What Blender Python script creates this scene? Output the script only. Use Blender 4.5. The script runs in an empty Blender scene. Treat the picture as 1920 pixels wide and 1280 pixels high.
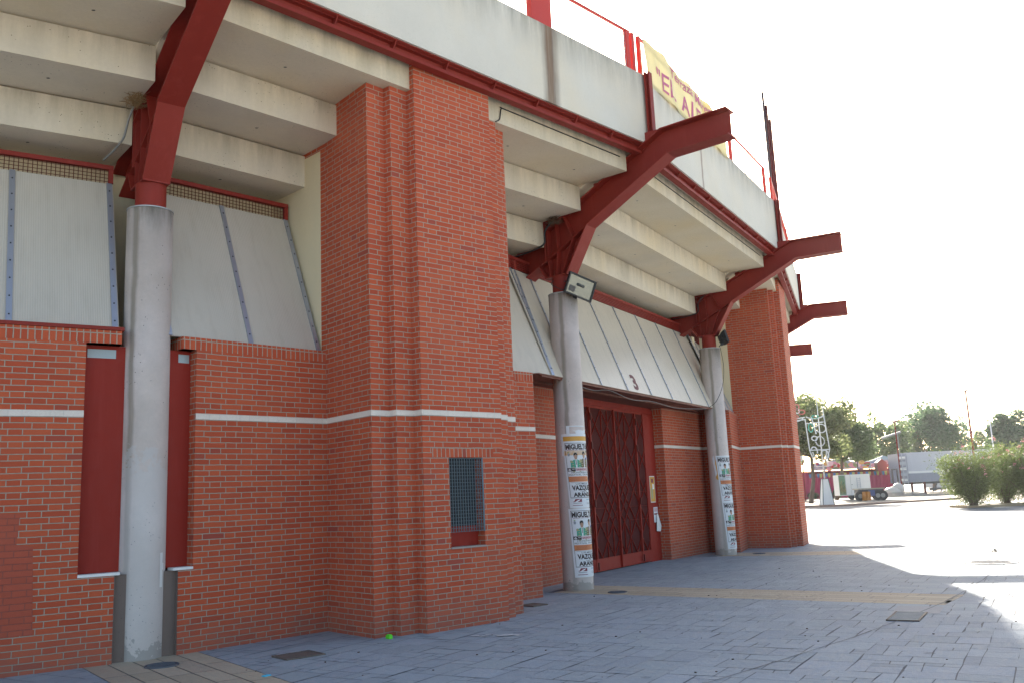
import bpy, math, random
from mathutils import Vector, Matrix
import mathutils
random.seed(7)
S = bpy.context.scene
R = math.radians
# ------------------------------------------------------------------ camera
F, PITCH, ROLL, EYE = 1688.3, R(10.014), R(2.5202), 1.3796
cam_d = bpy.data.cameras.new('camera'); cam = bpy.data.objects.new('camera', cam_d)
S.collection.objects.link(cam); S.camera = cam
cam_d.sensor_width = 36.0; cam_d.lens = 36.0 * F / 1920.0
cam_d.clip_start = 0.05; cam_d.clip_end = 6000
cam.matrix_world = (Matrix.Translation((0, 0, EYE)) @ Matrix.Rotation(R(90) + PITCH, 4, 'X')
                    @ Matrix.Rotation(-ROLL, 4, 'Z'))
# ------------------------------------------------------------------ light
SUN_EL, SUN_AZ = R(25.3), R(12.3)          # azimuth from +Y towards +X
w = bpy.data.worlds.new('World'); S.world = w; w.use_nodes = True
nt = w.node_tree; nt.nodes.clear()
sky = nt.nodes.new('ShaderNodeTexSky'); sky.sky_type = 'NISHITA'; sky.sun_disc = False
sky.sun_elevation = SUN_EL; sky.sun_rotation = SUN_AZ
sky.air_density = 1.0; sky.dust_density = 3.0; sky.ozone_density = 1.0; sky.altitude = 600
bg = nt.nodes.new('ShaderNodeBackground'); bg.inputs['Strength'].default_value = 0.10
ow = nt.nodes.new('ShaderNodeOutputWorld')
tn = nt.nodes.new('ShaderNodeMix'); tn.data_type = 'RGBA'; tn.blend_type = 'MULTIPLY'; tn.inputs[0].default_value = 1; tn.inputs[7].default_value = (1.0, .97, .92, 1)
nt.links.new(sky.outputs[0], tn.inputs[6]); nt.links.new(tn.outputs[2], bg.inputs[0]); nt.links.new(bg.outputs[0], ow.inputs[0])
sun_d = bpy.data.lights.new('sun', 'SUN'); sun_d.energy = 5.0; sun_d.angle = R(0.53); sun_d.color = (1.0, 0.93, 0.82)
sun = bpy.data.objects.new('sun', sun_d); S.collection.objects.link(sun)
sd = Vector((math.cos(SUN_EL) * math.sin(SUN_AZ), math.cos(SUN_EL) * math.cos(SUN_AZ), math.sin(SUN_EL)))
sun.rotation_euler = sd.to_track_quat('Z', 'Y').to_euler()
S.view_settings.view_transform = 'Standard'; S.view_settings.look = 'None'
S.view_settings.exposure = 1.95; S.view_settings.gamma = 1.0
S.render.engine = 'CYCLES'

# ------------------------------------------------------------------ helpers
def V2(x, y): return Vector((x, y))
def dirv(a): return V2(math.cos(R(a)), math.sin(R(a)))
def link(o, parent=None):
    S.collection.objects.link(o)
    if parent is not None: o.parent = parent
    return o
def tag(o, label=None, cat=None, group=None, kind=None):
    if label: o['label'] = label
    if cat: o['category'] = cat
    if group: o['group'] = group
    if kind: o['kind'] = kind
    return o
def empty(name, loc, label=None, cat=None, group=None):
    o = bpy.data.objects.new(name, None); o.location = loc; o.empty_display_size = .2
    link(o); return tag(o, label, cat, group)

class M:
    """collects faces; build() links them as one mesh object"""
    def __init__(s): s.v = []; s.f = []; s.uv = []; s.mi = []; s.sm = []; s.col = []
    def face(s, pts, uv=None, mi=0, smooth=False, col=None):
        b = len(s.v); s.v += [tuple(p) for p in pts]; s.f.append(list(range(b, b + len(pts))))
        s.uv += (uv if uv else [(p[0] + p[1], p[2]) for p in pts]); s.mi.append(mi); s.sm.append(smooth)
        s.col += [col or (1, 1, 1, 1)] * len(pts)
    def box(s, x0, x1, y0, y1, z0, z1, f=lambda a, b, c: (a, b, c), mi=0):
        c = [(x0, y0, z0), (x1, y0, z0), (x1, y1, z0), (x0, y1, z0), (x0, y0, z1), (x1, y0, z1), (x1, y1, z1), (x0, y1, z1)]
        for q in ((0, 1, 5, 4), (1, 2, 6, 5), (2, 3, 7, 6), (3, 0, 4, 7), (4, 5, 6, 7), (3, 2, 1, 0)):
            uv = []
            for k in q:
                x, y, z = c[k]
                if q in ((4, 5, 6, 7), (3, 2, 1, 0)): uv.append((x, y))
                elif q in ((0, 1, 5, 4), (2, 3, 7, 6)): uv.append((x, z))
                else: uv.append((y, z))
            s.face([f(*c[k]) for k in q], uv, mi)
    def beam(s, a, b, wdt, h, up=(0, 0, 1), mi=0):
        a = Vector(a); b = Vector(b); d = (b - a); L = d.length; d.normalize(); up = Vector(up)
        x = d.cross(up)
        if x.length < 1e-4: x = d.cross(Vector((1, 0, 0)))
        x.normalize(); y = x.cross(d).normalized()
        s.box(-wdt / 2, wdt / 2, -h / 2, h / 2, 0, L, lambda p, q, r: a + x * p + y * q + d * r, mi)
    def tube(s, pts, r, n=8, mi=0, cap=True):
        pts = [Vector(p) for p in pts]; rings = []
        rr = r if isinstance(r, (list, tuple)) else [r] * len(pts)
        pv = None
        for i, p in enumerate(pts):
            d = (pts[min(i + 1, len(pts) - 1)] - pts[max(i - 1, 0)]).normalized()
            if pv is None:
                x = d.cross(Vector((0, 0, 1)))
                if x.length < 1e-3: x = Vector((1, 0, 0))
            else: x = pv - d * pv.dot(d)
            x.normalize(); pv = x; y = d.cross(x)
            rings.append([p + (x * math.cos(2 * math.pi * k / n) + y * math.sin(2 * math.pi * k / n)) * rr[i] for k in range(n)])
        L = 0
        for i in range(len(pts) - 1):
            l2 = L + (pts[i + 1] - pts[i]).length
            for k in range(n):
                k2 = (k + 1) % n; u0 = k / n; u1 = (k + 1) / n
                s.face([rings[i][k], rings[i][k2], rings[i + 1][k2], rings[i + 1][k]], [(u0, L), (u1, L), (u1, l2), (u0, l2)], mi, True)
            L = l2
        if cap:
            s.face(rings[0][::-1], None, mi); s.face(rings[-1], None, mi)
    def build(s, name, mats, parent=None, merge=True, loc=None):
        me = bpy.data.meshes.new(name)
        off = Vector(loc) if loc is not None else Vector((0, 0, 0))
        me.from_pydata([tuple(Vector(v) - off) for v in s.v], [], s.f)
        uvl = me.uv_layers.new(name='UVMap')
        for i, uv in enumerate(s.uv): uvl.data[i].uv = uv
        if any(c != (1, 1, 1, 1) for c in s.col):
            ca = me.color_attributes.new('tint', 'FLOAT_COLOR', 'CORNER')
            for i, c in enumerate(s.col): ca.data[i].color = c
        if not isinstance(mats, (list, tuple)): mats = [mats]
        for m in mats: me.materials.append(m)
        for i, p in enumerate(me.polygons): p.material_index = s.mi[i]; p.use_smooth = s.sm[i]
        if merge:
            import bmesh
            bm = bmesh.new(); bm.from_mesh(me); bmesh.ops.remove_doubles(bm, verts=bm.verts, dist=1e-5)
            bm.to_mesh(me); bm.free()
        o = bpy.data.objects.new(name, me); link(o)
        if loc is not None: o.location = off
        if parent is not None:
            o.parent = parent
            pl = Vector((0, 0, 0)); q = parent
            while q is not None: pl += Vector(q.location); q = q.parent
            o.location = off - pl
        return o

# --- photo calibration helpers: turn a picture point into a place
def ray(x, y):
    a = x - 960; b = 640 - y; c, s = math.cos(-ROLL), math.sin(-ROLL)
    u = (a * c - b * s) / F; v = (a * s + b * c) / F
    return Vector((u, math.cos(PITCH) - v * math.sin(PITCH), math.sin(PITCH) + v * math.cos(PITCH)))
def gz(y): return 0.0068 * max(0.0, min(y, 190) - 24)
def at(x, y, Y):
    d = ray(x, y); t = Y / d.y
    return Vector((d.x * t, Y, EYE + d.z * t))

# ------------------------------------------------------------------ materials
def mat(name, base=(.5, .5, .5), rough=.7, metal=0.0, spec=0.5):
    m = bpy.data.materials.new(name); m.use_nodes = True; n = m.node_tree
    b = n.nodes['Principled BSDF']
    b.inputs['Base Color'].default_value = (*base, 1); b.inputs['Roughness'].default_value = rough
    b.inputs['Metallic'].default_value = metal; b.inputs['Specular IOR Level'].default_value = spec
    return m, n, b
def N(n, t, **k):
    o = n.nodes.new(t)
    for a, v in k.items(): setattr(o, a, v)
    return o
def mth(n, op, a, b=None, c=None):
    o = N(n, 'ShaderNodeMath', operation=op)
    for i, q in enumerate((a, b, c)):
        if q is None: continue
        if isinstance(q, (int, float)): o.inputs[i].default_value = q
        else: n.links.new(q, o.inputs[i])
    return o.outputs[0]
def mix(n, fac, a, b, bt='MIX'):
    o = N(n, 'ShaderNodeMix', data_type='RGBA', blend_type=bt)
    for s, q in ((o.inputs[0], fac), (o.inputs[6], a), (o.inputs[7], b)):
        if isinstance(q, (int, float)): s.default_value = q
        elif isinstance(q, tuple): s.default_value = (*q, 1) if len(q) == 3 else q
        else: n.links.new(q, s)
    return o.outputs[2]
def ramp(n, fac, stops):
    o = N(n, 'ShaderNodeValToRGB'); n.links.new(fac, o.inputs[0]); e = o.color_ramp.elements
    while len(e) < len(stops): e.new(.5)
    for i, (p, c) in enumerate(stops):
        e[i].position = p; e[i].color = (*c, 1) if len(c) == 3 else c
    return o.outputs[0]
def noise(n, vec, scale, detail=4, rough=.55, dist=0):
    o = N(n, 'ShaderNodeTexNoise'); o.inputs['Scale'].default_value = scale; o.inputs['Detail'].default_value = detail
    o.inputs['Roughness'].default_value = rough; o.inputs['Distortion'].default_value = dist
    if vec is not None: n.links.new(vec, o.inputs['Vector'])
    return o.outputs[0]
def mapv(n, vec, sc=(1, 1, 1), loc=(0, 0, 0)):
    o = N(n, 'ShaderNodeMapping'); o.inputs['Scale'].default_value = sc; o.inputs['Location'].default_value = loc
    n.links.new(vec, o.inputs[0]); return o.outputs[0]
def geo(n): return N(n, 'ShaderNodeNewGeometry').outputs['Position']
def bump(n, b, h, st=.3, dist=.01):
    o = N(n, 'ShaderNodeBump'); o.inputs['Strength'].default_value = st; o.inputs['Distance'].default_value = dist
    n.links.new(h, o.inputs['Height']); n.links.new(o.outputs[0], b.inputs['Normal'])

def brick_mat(name, course=.06, joint=.0088, s1=.24, s2=.115, shift=.015, cols=None, mortar=(.44, .385, .30), stagger=True, dirt=True):
    m, n, b = mat(name, rough=.8, spec=.2)
    uv = N(n, 'ShaderNodeUVMap'); sx = N(n, 'ShaderNodeSeparateXYZ'); n.links.new(uv.outputs[0], sx.inputs[0])
    pos = geo(n)
    u0, v0 = sx.outputs[0], sx.outputs[1]
    wob = noise(n, pos, 9, 2); wob = mth(n, 'MULTIPLY', mth(n, 'SUBTRACT', wob, .5), .006)
    wob2 = mth(n, 'MULTIPLY', mth(n, 'SUBTRACT', noise(n, pos, 2.3, 1), .5), .008)
    v = mth(n, 'ADD', mth(n, 'ADD', v0, shift), mth(n, 'ADD', wob, wob2))
    row = mth(n, 'FLOOR', mth(n, 'DIVIDE', v, course))
    fv = mth(n, 'SUBTRACT', v, mth(n, 'MULTIPLY', row, course))
    P = s1 + s2 + 2 * joint if s2 else s1 + joint
    par = mth(n, 'MODULO', mth(n, 'ABSOLUTE', row), 2.0)
    wr = N(n, 'ShaderNodeTexWhiteNoise', noise_dimensions='1D'); n.links.new(row, wr.inputs[1])
    jit = mth(n, 'MULTIPLY', mth(n, 'SUBTRACT', wr.outputs[0], .5), .02)
    uu = mth(n, 'ADD', u0, mth(n, 'ADD', jit, wob))
    if stagger: uu = mth(n, 'ADD', uu, mth(n, 'MULTIPLY', par, P * .5))
    uu = mth(n, 'ADD', uu, P * 400)
    ci = mth(n, 'FLOOR', mth(n, 'DIVIDE', uu, P)); fu = mth(n, 'SUBTRACT', uu, mth(n, 'MULTIPLY', ci, P))
    if s2:
        ish = mth(n, 'GREATER_THAN', fu, s1 + joint)
        inb = mth(n, 'ADD', mth(n, 'LESS_THAN', fu, s1), mth(n, 'MULTIPLY', ish, mth(n, 'LESS_THAN', fu, s1 + joint + s2)))
    else:
        ish = mth(n, 'MULTIPLY', fu, 0.0); inb = mth(n, 'LESS_THAN', fu, s1)
    inv = mth(n, 'LESS_THAN', fv, course - joint)
    bmask = mth(n, 'MULTIPLY', inb, inv)
    cx = N(n, 'ShaderNodeCombineXYZ'); n.links.new(mth(n, 'ADD', mth(n, 'MULTIPLY', ci, 2.0), ish), cx.inputs[0]); n.links.new(row, cx.inputs[1])
    wn = N(n, 'ShaderNodeTexWhiteNoise', noise_dimensions='2D'); n.links.new(cx.outputs[0], wn.inputs[0])
    cols = cols or [(0, (.39, .070, .033)), (.15, (.44, .080, .036)), (.5, (.475, .090, .039)), (.92, (.52, .108, .045)), (.985, (.40, .078, .040)), (1, (.33, .070, .048))]
    bc = ramp(n, wn.outputs[0], cols)
    bc = mix(n, mth(n, 'MULTIPLY', noise(n, pos, 60, 3), .30), bc, (.34, .062, .028))
    mc = mix(n, noise(n, pos, 30, 3), mortar, tuple(c * .62 for c in mortar))
    c = mix(n, bmask, mc, bc)
    if dirt:
        d = noise(n, pos, .9, 4, .6)
        c = mix(n, mth(n, 'MULTIPLY', mth(n, 'MAXIMUM', mth(n, 'SUBTRACT', d, .52), 0.0), 1.1), c, (.40, .13, .075))
        g = N(n, 'ShaderNodeSeparateXYZ'); n.links.new(pos, g.inputs[0])
        low = mth(n, 'MULTIPLY', mth(n, 'MAXIMUM', mth(n, 'SUBTRACT', .45, g.outputs[2]), 0.0), mth(n, 'MULTIPLY', noise(n, pos, 5, 4), 1.5))
        c = mix(n, low, c, (.17, .13, .11))
    n.links.new(c, b.inputs['Base Color'])
    bump(n, b, mth(n, 'ADD', bmask, mth(n, 'MULTIPLY', noise(n, pos, 90, 3), .25)), .75, .006)
    return m

def concrete(name, base=(.42, .40, .36), *a, amp=.80, **k): return concrete_(name, base, *a, amp=amp, **k)
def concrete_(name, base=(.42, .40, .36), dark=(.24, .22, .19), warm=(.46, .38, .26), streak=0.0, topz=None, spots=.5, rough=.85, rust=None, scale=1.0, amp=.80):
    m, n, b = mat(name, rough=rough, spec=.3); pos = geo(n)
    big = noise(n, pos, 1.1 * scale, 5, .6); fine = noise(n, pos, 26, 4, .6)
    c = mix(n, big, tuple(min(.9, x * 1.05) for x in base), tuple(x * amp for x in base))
    c = mix(n, mth(n, 'MULTIPLY', mth(n, 'MAXIMUM', mth(n, 'SUBTRACT', noise(n, mapv(n, pos, loc=(7, 3, 1)), .8, 4), .45), 0.0), 2.2), c, warm)
    c = mix(n, mth(n, 'MULTIPLY', fine, .30), c, dark)
    vo = N(n, 'ShaderNodeTexVoronoi'); vo.inputs['Scale'].default_value = 24; n.links.new(pos, vo.inputs['Vector'])
    wn = mth(n, 'GREATER_THAN', noise(n, pos, 3, 2), .54)
    pit = mth(n, 'MULTIPLY', mth(n, 'LESS_THAN', vo.outputs['Distance'], .13), wn)
    c = mix(n, mth(n, 'MULTIPLY', pit, spots), c, tuple(x * .4 for x in dark))
    if streak:
        uv = N(n, 'ShaderNodeUVMap').outputs[0]; s = N(n, 'ShaderNodeSeparateXYZ'); n.links.new(uv, s.inputs[0])
        st = noise(n, mapv(n, uv, (4.5, .5, 1)), 1.0, 7, .7)
        fall = mth(n, 'MAXIMUM', mth(n, 'SUBTRACT', 1.0, mth(n, 'DIVIDE', mth(n, 'SUBTRACT', topz, s.outputs[1]), .75)), 0.0)
        k = mth(n, 'MULTIPLY', mth(n, 'MULTIPLY', fall, fall), mth(n, 'MAXIMUM', mth(n, 'SUBTRACT', mth(n, 'MULTIPLY', st, 2.0), .62), 0.0))
        c = mix(n, mth(n, 'MINIMUM', mth(n, 'MULTIPLY', k, streak), 1.0), c, (.13, .115, .085))
        if rust is not None:
            for (ru, rw, col, amt) in rust:
                dx = mth(n, 'ABSOLUTE', mth(n, 'SUBTRACT', mth(n, 'ADD', s.outputs[0], mth(n, 'MULTIPLY', noise(n, pos, 3, 3), .06)), ru + .03))
                q = mth(n, 'MAXIMUM', mth(n, 'SUBTRACT', 1.0, mth(n, 'DIVIDE', dx, rw)), 0.0)
                q = mth(n, 'MINIMUM', mth(n, 'MULTIPLY', q, 1.5), 1.0)
                q = mth(n, 'MULTIPLY', q, mth(n, 'MULTIPLY', mth(n, 'ADD', noise(n, mapv(n, uv, (14, .8, 1)), 1, 4), .25), amt))
                c = mix(n, q, c, col)
    n.links.new(c, b.inputs['Base Color'])
    bump(n, b, mth(n, 'ADD', mth(n, 'MULTIPLY', fine, .6), mth(n, 'MULTIPLY', pit, -1.0)), .35, .006)
    return m

def paint(name, base, rough=.45, var=.15, dirt=(.12, .05, .04), metal=0, sc=3):
    m, n, b = mat(name, rough=rough, metal=metal, spec=.25); pos = geo(n)
    c = mix(n, mth(n, 'MULTIPLY', noise(n, pos, sc, 5, .6), var * 2), base, tuple(x * .6 for x in base))
    c = mix(n, mth(n, 'MULTIPLY', mth(n, 'MAXIMUM', mth(n, 'SUBTRACT', noise(n, pos, 14, 4), .58), 0.0), 3.0 * var), c, dirt)
    c = mix(n, mth(n, 'MULTIPLY', mth(n, 'MAXIMUM', mth(n, 'SUBTRACT', noise(n, mapv(n, pos, (7, 7, .7)), 1.0, 5, .7), .52), 0.0), 4.0 * var), c, tuple(min(1, x * 1.5 + .04) for x in base))
    n.links.new(c, b.inputs['Base Color'])
    rr = mth(n, 'ADD', mth(n, 'MULTIPLY', noise(n, pos, 8, 3), .25), rough - .1); n.links.new(rr, b.inputs['Roughness'])
    return m
def plain(name, base, rough=.7, metal=0): return mat(name, base, rough, metal)[0]

MB = brick_mat('red_brick')
MB_pink = brick_mat('red_brick_washed', cols=[(0, (.38, .085, .05)), (.5, (.43, .095, .055)), (1, (.40, .09, .055))], mortar=(.34, .10, .07))
MS = brick_mat('soldier_brick', course=.135, joint=.010, s1=.052, s2=0, shift=0.005, stagger=False, dirt=False)
MBAND = brick_mat('white_painted_brick', shift=.015, joint=.002, cols=[(0, (.74, .69, .60)), (1, (.80, .75, .66))], mortar=(.62, .60, .54), dirt=False)
MSLAB = concrete('slab_concrete', (.76, .67, .53), (.42, .36, .28), (.72, .59, .39), streak=.6, topz=100, spots=.8)
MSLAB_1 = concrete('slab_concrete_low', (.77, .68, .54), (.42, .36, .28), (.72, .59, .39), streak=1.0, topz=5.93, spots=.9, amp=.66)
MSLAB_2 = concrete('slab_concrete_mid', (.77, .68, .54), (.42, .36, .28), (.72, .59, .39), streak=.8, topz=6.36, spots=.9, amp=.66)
MSLAB_t = concrete('top_slab_concrete', (.76, .665, .50), (.34, .28, .20), (.70, .56, .33), streak=.9, topz=6.7, spots=.4)
MPAR = concrete('parapet_concrete', (.70, .655, .565), (.48, .44, .36), (.70, .60, .44), streak=1.0, topz=7.90, spots=.2)
MPAR_a = concrete('parapet_concrete_stained', (.70, .655, .565), (.48, .44, .36), (.70, .60, .44), streak=1.1, topz=7.90, spots=.2, rust=[(4.80, .20, (.17, .125, .095), 1.15), (4.78, .10, (.26, .13, .05), .4)])
MPAR_b = concrete('parapet_concrete_streaked', (.70, .655, .565), (.48, .44, .36), (.70, .60, .44), streak=1.1, topz=7.90, spots=.2, rust=[(2.33, .06, (.28, .20, .16), 1.0)])
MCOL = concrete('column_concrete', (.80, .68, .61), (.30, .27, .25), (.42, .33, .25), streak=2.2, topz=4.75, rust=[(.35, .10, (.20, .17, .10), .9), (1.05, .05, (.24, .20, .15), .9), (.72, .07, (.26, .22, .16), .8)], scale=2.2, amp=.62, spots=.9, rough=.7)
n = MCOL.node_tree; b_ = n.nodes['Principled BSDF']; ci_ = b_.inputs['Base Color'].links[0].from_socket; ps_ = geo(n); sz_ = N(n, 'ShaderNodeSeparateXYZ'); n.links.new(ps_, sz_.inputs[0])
lo_ = mth(n, 'LESS_THAN', mth(n, 'ADD', sz_.outputs[2], mth(n, 'MULTIPLY', noise(n, ps_, 4.5, 6, .7), 1.6)), 2.75)      # grey mixed into the colour of the lower shaft, ragged upper edge
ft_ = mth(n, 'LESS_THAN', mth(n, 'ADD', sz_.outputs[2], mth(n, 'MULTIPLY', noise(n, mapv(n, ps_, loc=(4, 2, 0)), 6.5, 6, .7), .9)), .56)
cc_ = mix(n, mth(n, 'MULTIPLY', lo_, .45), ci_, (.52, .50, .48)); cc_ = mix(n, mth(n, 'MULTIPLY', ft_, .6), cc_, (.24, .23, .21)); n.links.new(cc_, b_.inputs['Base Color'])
MCREAM = concrete('cream_plaster', (.74, .63, .42), (.50, .44, .32), (.66, .58, .38), spots=.1)
MRED = paint('red_steel', (.245, .026, .016), .55, .22, (.16, .03, .02))
MREDL = paint('red_door_paint', (.29, .024, .013), .6, .18, (.20, .06, .05))
MDRED = paint('dark_red_steel', (.12, .018, .015), .5, .15, (.10, .03, .03))
MSOF = paint('rusty_soffit_steel', (.20, .075, .05), .6, .5, (.12, .06, .04), sc=5)
MALU = paint('aluminium_bar', (.42, .44, .50), .38, .1, (.25, .25, .27), metal=.7)
MBLK = plain('black_rubber', (.015, .015, .017), .5)
MGRC = plain('grey_cable', (.22, .22, .21), .6)
MWHT = paint('white_paint', (.78, .77, .74), .6, .1, (.5, .48, .42))
MDK = plain('dark_void', (.02, .02, .022), .8)
MGRID = paint('galvanised_grid', (.15, .19, .21), .5, .15, (.15, .14, .12), metal=.3)

# translucent corrugated panels
def panel_mat(name, base, ribs=True, alpha=1.0):
    m, n, b = mat(name, base, .32); pos = geo(n)
    uv = N(n, 'ShaderNodeUVMap').outputs[0]; s = N(n, 'ShaderNodeSeparateXYZ'); n.links.new(uv, s.inputs[0])
    rib = mth(n, 'SINE', mth(n, 'MULTIPLY', s.outputs[0], 2 * math.pi / .022))
    c = mix(n, noise(n, pos, 1.3, 4), base, tuple(x * .86 for x in base))
    c = mix(n, mth(n, 'MULTIPLY', mth(n, 'MAXIMUM', mth(n, 'SUBTRACT', noise(n, mapv(n, uv, (6, 1, 1)), 2.0, 5), .50), 0.0), 1.6), c, (.38, .33, .26))
    if ribs: c = mix(n, mth(n, 'MULTIPLY', mth(n, 'ADD', rib, 1.0), .05), c, (.40, .42, .40))
    n.links.new(c, b.inputs['Base Color'])
    bump(n, b, mth(n, 'ADD', mth(n, 'MULTIPLY', rib, .5 if ribs else .12), noise(n, pos, 2.0, 3)), .25, .004)
    return m
MPANEL = panel_mat('polycarbonate_panel', (.53, .48, .405))
MPANEL_c = panel_mat('canopy_panel', (.60, .53, .425), ribs=False)

# ------------------------------------------------------------------ ring geometry
c1 = V2(-3.89, 9.41); c2 = V2(.86, 14.35); c3 = V2(4.57, 20.64); c4 = V2(7.2, 27.65); c5 = V2(8.57, 35.0); c6 = V2(8.63, 42.4)
c0 = c1 - 6.9 * dirv(33); cm = c0 - 6.9 * dirv(20); c7 = V2(7.4, 49.6)
COLS = [cm, c0, c1, c2, c3, c4, c5, c6, c7]
class Bay:
    def __init__(s, i):
        s.i = i; s.a = COLS[i]; s.b = COLS[i + 1]; d = s.b - s.a; s.L = d.length; s.t = d / s.L; s.n = V2(s.t.y, -s.t.x)
    def P(s, t, n, z):
        q = s.a + s.t * t + s.n * n; return Vector((q.x, q.y, z))
BAYS = [Bay(i) for i in range(len(COLS) - 1)]
BZ, BA, BB, BC, BD = BAYS[1], BAYS[2], BAYS[3], BAYS[4], BAYS[5]
def radial(i):
    if i == 0: return BAYS[0].n
    if i == len(COLS) - 1: return BAYS[-1].n
    return (BAYS[i - 1].n + BAYS[i].n).normalized()
def mit(bay, end, n):
    """t of the mitre (radial plane) at offset n"""
    i = bay.i + end; r = radial(i); c = COLS[i]
    q = c + r * (n / r.dot(bay.n)); return (q - bay.a).dot(bay.t)
def loft(m, bay, prof, e0=0.0, e1=0.0, mi=0, caps=True):
    """extrude a closed (n, z) profile along a bay, mitred on the radial planes"""
    A = [(mit(bay, 0, n) + e0, n, z) for n, z in prof]; B = [(mit(bay, 1, n) - e1, n, z) for n, z in prof]
    k = len(prof)
    for i in range(k):
        j = (i + 1) % k; dn = abs(prof[i][0] - prof[j][0]); vert = dn < .02
        v = lambda p: p[2] if vert else p[1]
        m.face([bay.P(*A[i]), bay.P(*B[i]), bay.P(*B[j]), bay.P(*A[j])],
               [(A[i][0], v(A[i])), (B[i][0], v(B[i])), (B[j][0], v(B[j])), (A[j][0], v(A[j]))], mi)
    if caps:
        m.face([bay.P(*p) for p in A][::-1], None, mi); m.face([bay.P(*p) for p in B], None, mi)
def bbox(m, bay, t0, t1, n0, n1, z0, z1, mi=0):
    m.box(t0, t1, n0, n1, z0, z1, lambda a, b, c: bay.P(a, b, c), mi)

B0 = empty('bullring_building', (c2.x, c2.y, 0), 'red brick and concrete bullring with red steel brackets, curving away along the plaza', 'building')
def part(m, name, mats, parent=None, label=None, **k):
    o = m.build(name, mats, parent or B0, **k)
    if label: o['label'] = label
    return o

# ------------------------------------------------------------------ walls
WN = .24
def poly_wall(m, bay, pts, z0, z1, u0=0.0, mi=0, close=None):
    u = u0
    for (a, b) in zip(pts[:-1], pts[1:]):
        L = math.hypot(b[0] - a[0], b[1] - a[1])
        m.face([bay.P(*a, z0), bay.P(*b, z0), bay.P(*b, z1), bay.P(*a, z1)], [(u, z0), (u + L, z0), (u + L, z1), (u, z1)], mi)
        u += L
def holed_wall(m, bay, t0, t1, n, z0, z1, holes, depth=.21, mi=0, uoff=0.0):
    """wall plane with rectangular openings, reveals of the same brick"""
    ts = sorted({t0, t1, *[h[0] for h in holes], *[h[1] for h in holes]}); zs = sorted({z0, z1, *[h[2] for h in holes], *[h[3] for h in holes]})
    for a, b in zip(ts[:-1], ts[1:]):
        for c, d in zip(zs[:-1], zs[1:]):
            mt, mz = (a + b) / 2, (c + d) / 2
            if any(h[0] < mt < h[1] and h[2] < mz < h[3] for h in holes): continue
            m.face([bay.P(a, n, c), bay.P(b, n, c), bay.P(b, n, d), bay.P(a, n, d)], [(a + uoff, c), (b + uoff, c), (b + uoff, d), (a + uoff, d)], mi)
    for h in holes:
        a, b, c, d = h
        if a > t0: m.face([bay.P(a, n, c), bay.P(a, n - depth, c), bay.P(a, n - depth, d), bay.P(a, n, d)], [(a, c), (a + depth, c), (a + depth, d), (a, d)], mi)
        if b < t1: m.face([bay.P(b, n - depth, c), bay.P(b, n, c), bay.P(b, n, d), bay.P(b, n - depth, d)], [(b, c), (b + depth, c), (b + depth, d), (b, d)], mi)
        m.face([bay.P(a, n - depth, c), bay.P(a, n, c), bay.P(b, n, c), bay.P(b, n - depth, c)], [(a, c), (a, c + depth), (b, c + depth), (b, c)], mi)
        m.face([bay.P(a, n, d), bay.P(a, n - depth, d), bay.P(b, n - depth, d), bay.P(b, n, d)], [(a, d), (a, d + depth), (b, d + depth), (b, d)], mi)

ZB0, ZB1 = 2.385, 2.448          # white band
ZC0, ZC1 = 3.13, 3.262           # coping
def brick_run(bay, t0, t1, slots=(), label=None, endL=False, endR=False, gap0=None, gap1=None):
    """low brick wall of a bay: face, band, coping"""
    m = M(); n = WN; e0 = t0; e1 = t1
    holes = []
    if 'L' in slots: holes.append((t0, t0 + .16, .83, ZC0))
    if 'R' in slots: holes.append((t1 - .33, t1, .83, ZC0))
    holed_wall(m, bay, t0, t1, n, 0 - .02, ZC0, holes)
    if 'L' not in slots: m.face([bay.P(t0, n - .5, 0), bay.P(t0, n, 0), bay.P(t0, n, ZC1 - .003), bay.P(t0, n - .5, ZC1 - .003)], [(t0, 0), (t0 + .5, 0), (t0 + .5, ZC1), (t0, ZC1)])
    if 'R' not in slots: m.face([bay.P(t1, n, 0), bay.P(t1, n - .5, 0), bay.P(t1, n - .5, ZC1 - .003), bay.P(t1, n, ZC1 - .003)], [(t1, 0), (t1 + .5, 0), (t1 + .5, ZC1), (t1, ZC1)])
    m.face([bay.P(t0, n - .5, 0), bay.P(t0, n - .5, ZC0), bay.P(t1, n - .5, ZC0), bay.P(t1, n - .5, 0)])
    o = part(m, 'brick_wall', MB)
    if label: o['label'] = label
    m = M(); a = t0 + (.16 if 'L' in slots else 0); b = t1 - (.33 if 'R' in slots else 0)
    bbox(m, bay, a, b, n - .03, n + .003, ZB0, ZB1); part(m, 'white_band', MBAND, o)
    m = M(); bbox(m, bay, t0, t1, n - .49, n + .003, ZC0, ZC1); part(m, 'brick_coping', MS, o)
    for k, (a, b) in (('L', (t0, t0 + .16)), ('R', (t1 - .33, t1))):
        if k not in slots: continue
        if k == 'L': a -= .15
        else: b += .15
        m = M(); bbox(m, bay, a, b, n - .20, n - .14, .86, ZC0 - .002); p = part(m, 'steel_infill', MREDL, o)
        m = M(); bbox(m, bay, a + (.17 if k == 'L' else .03), b - (.02 if k == 'L' else .18), n - .139, n - .134, 3.0, 3.09); part(m, 'vent_pane', MGLS, p)
        m = M(); bbox(m, bay, a + (.10 if k == 'L' else 0), b - (.0 if k == 'L' else .10), n - .13, n + .004, .832, .858); part(m, 'white_sill', MWHT, o)
    return o
MGLS = mat('frosted_glass', (.35, .40, .42), .2)[0]

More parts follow.
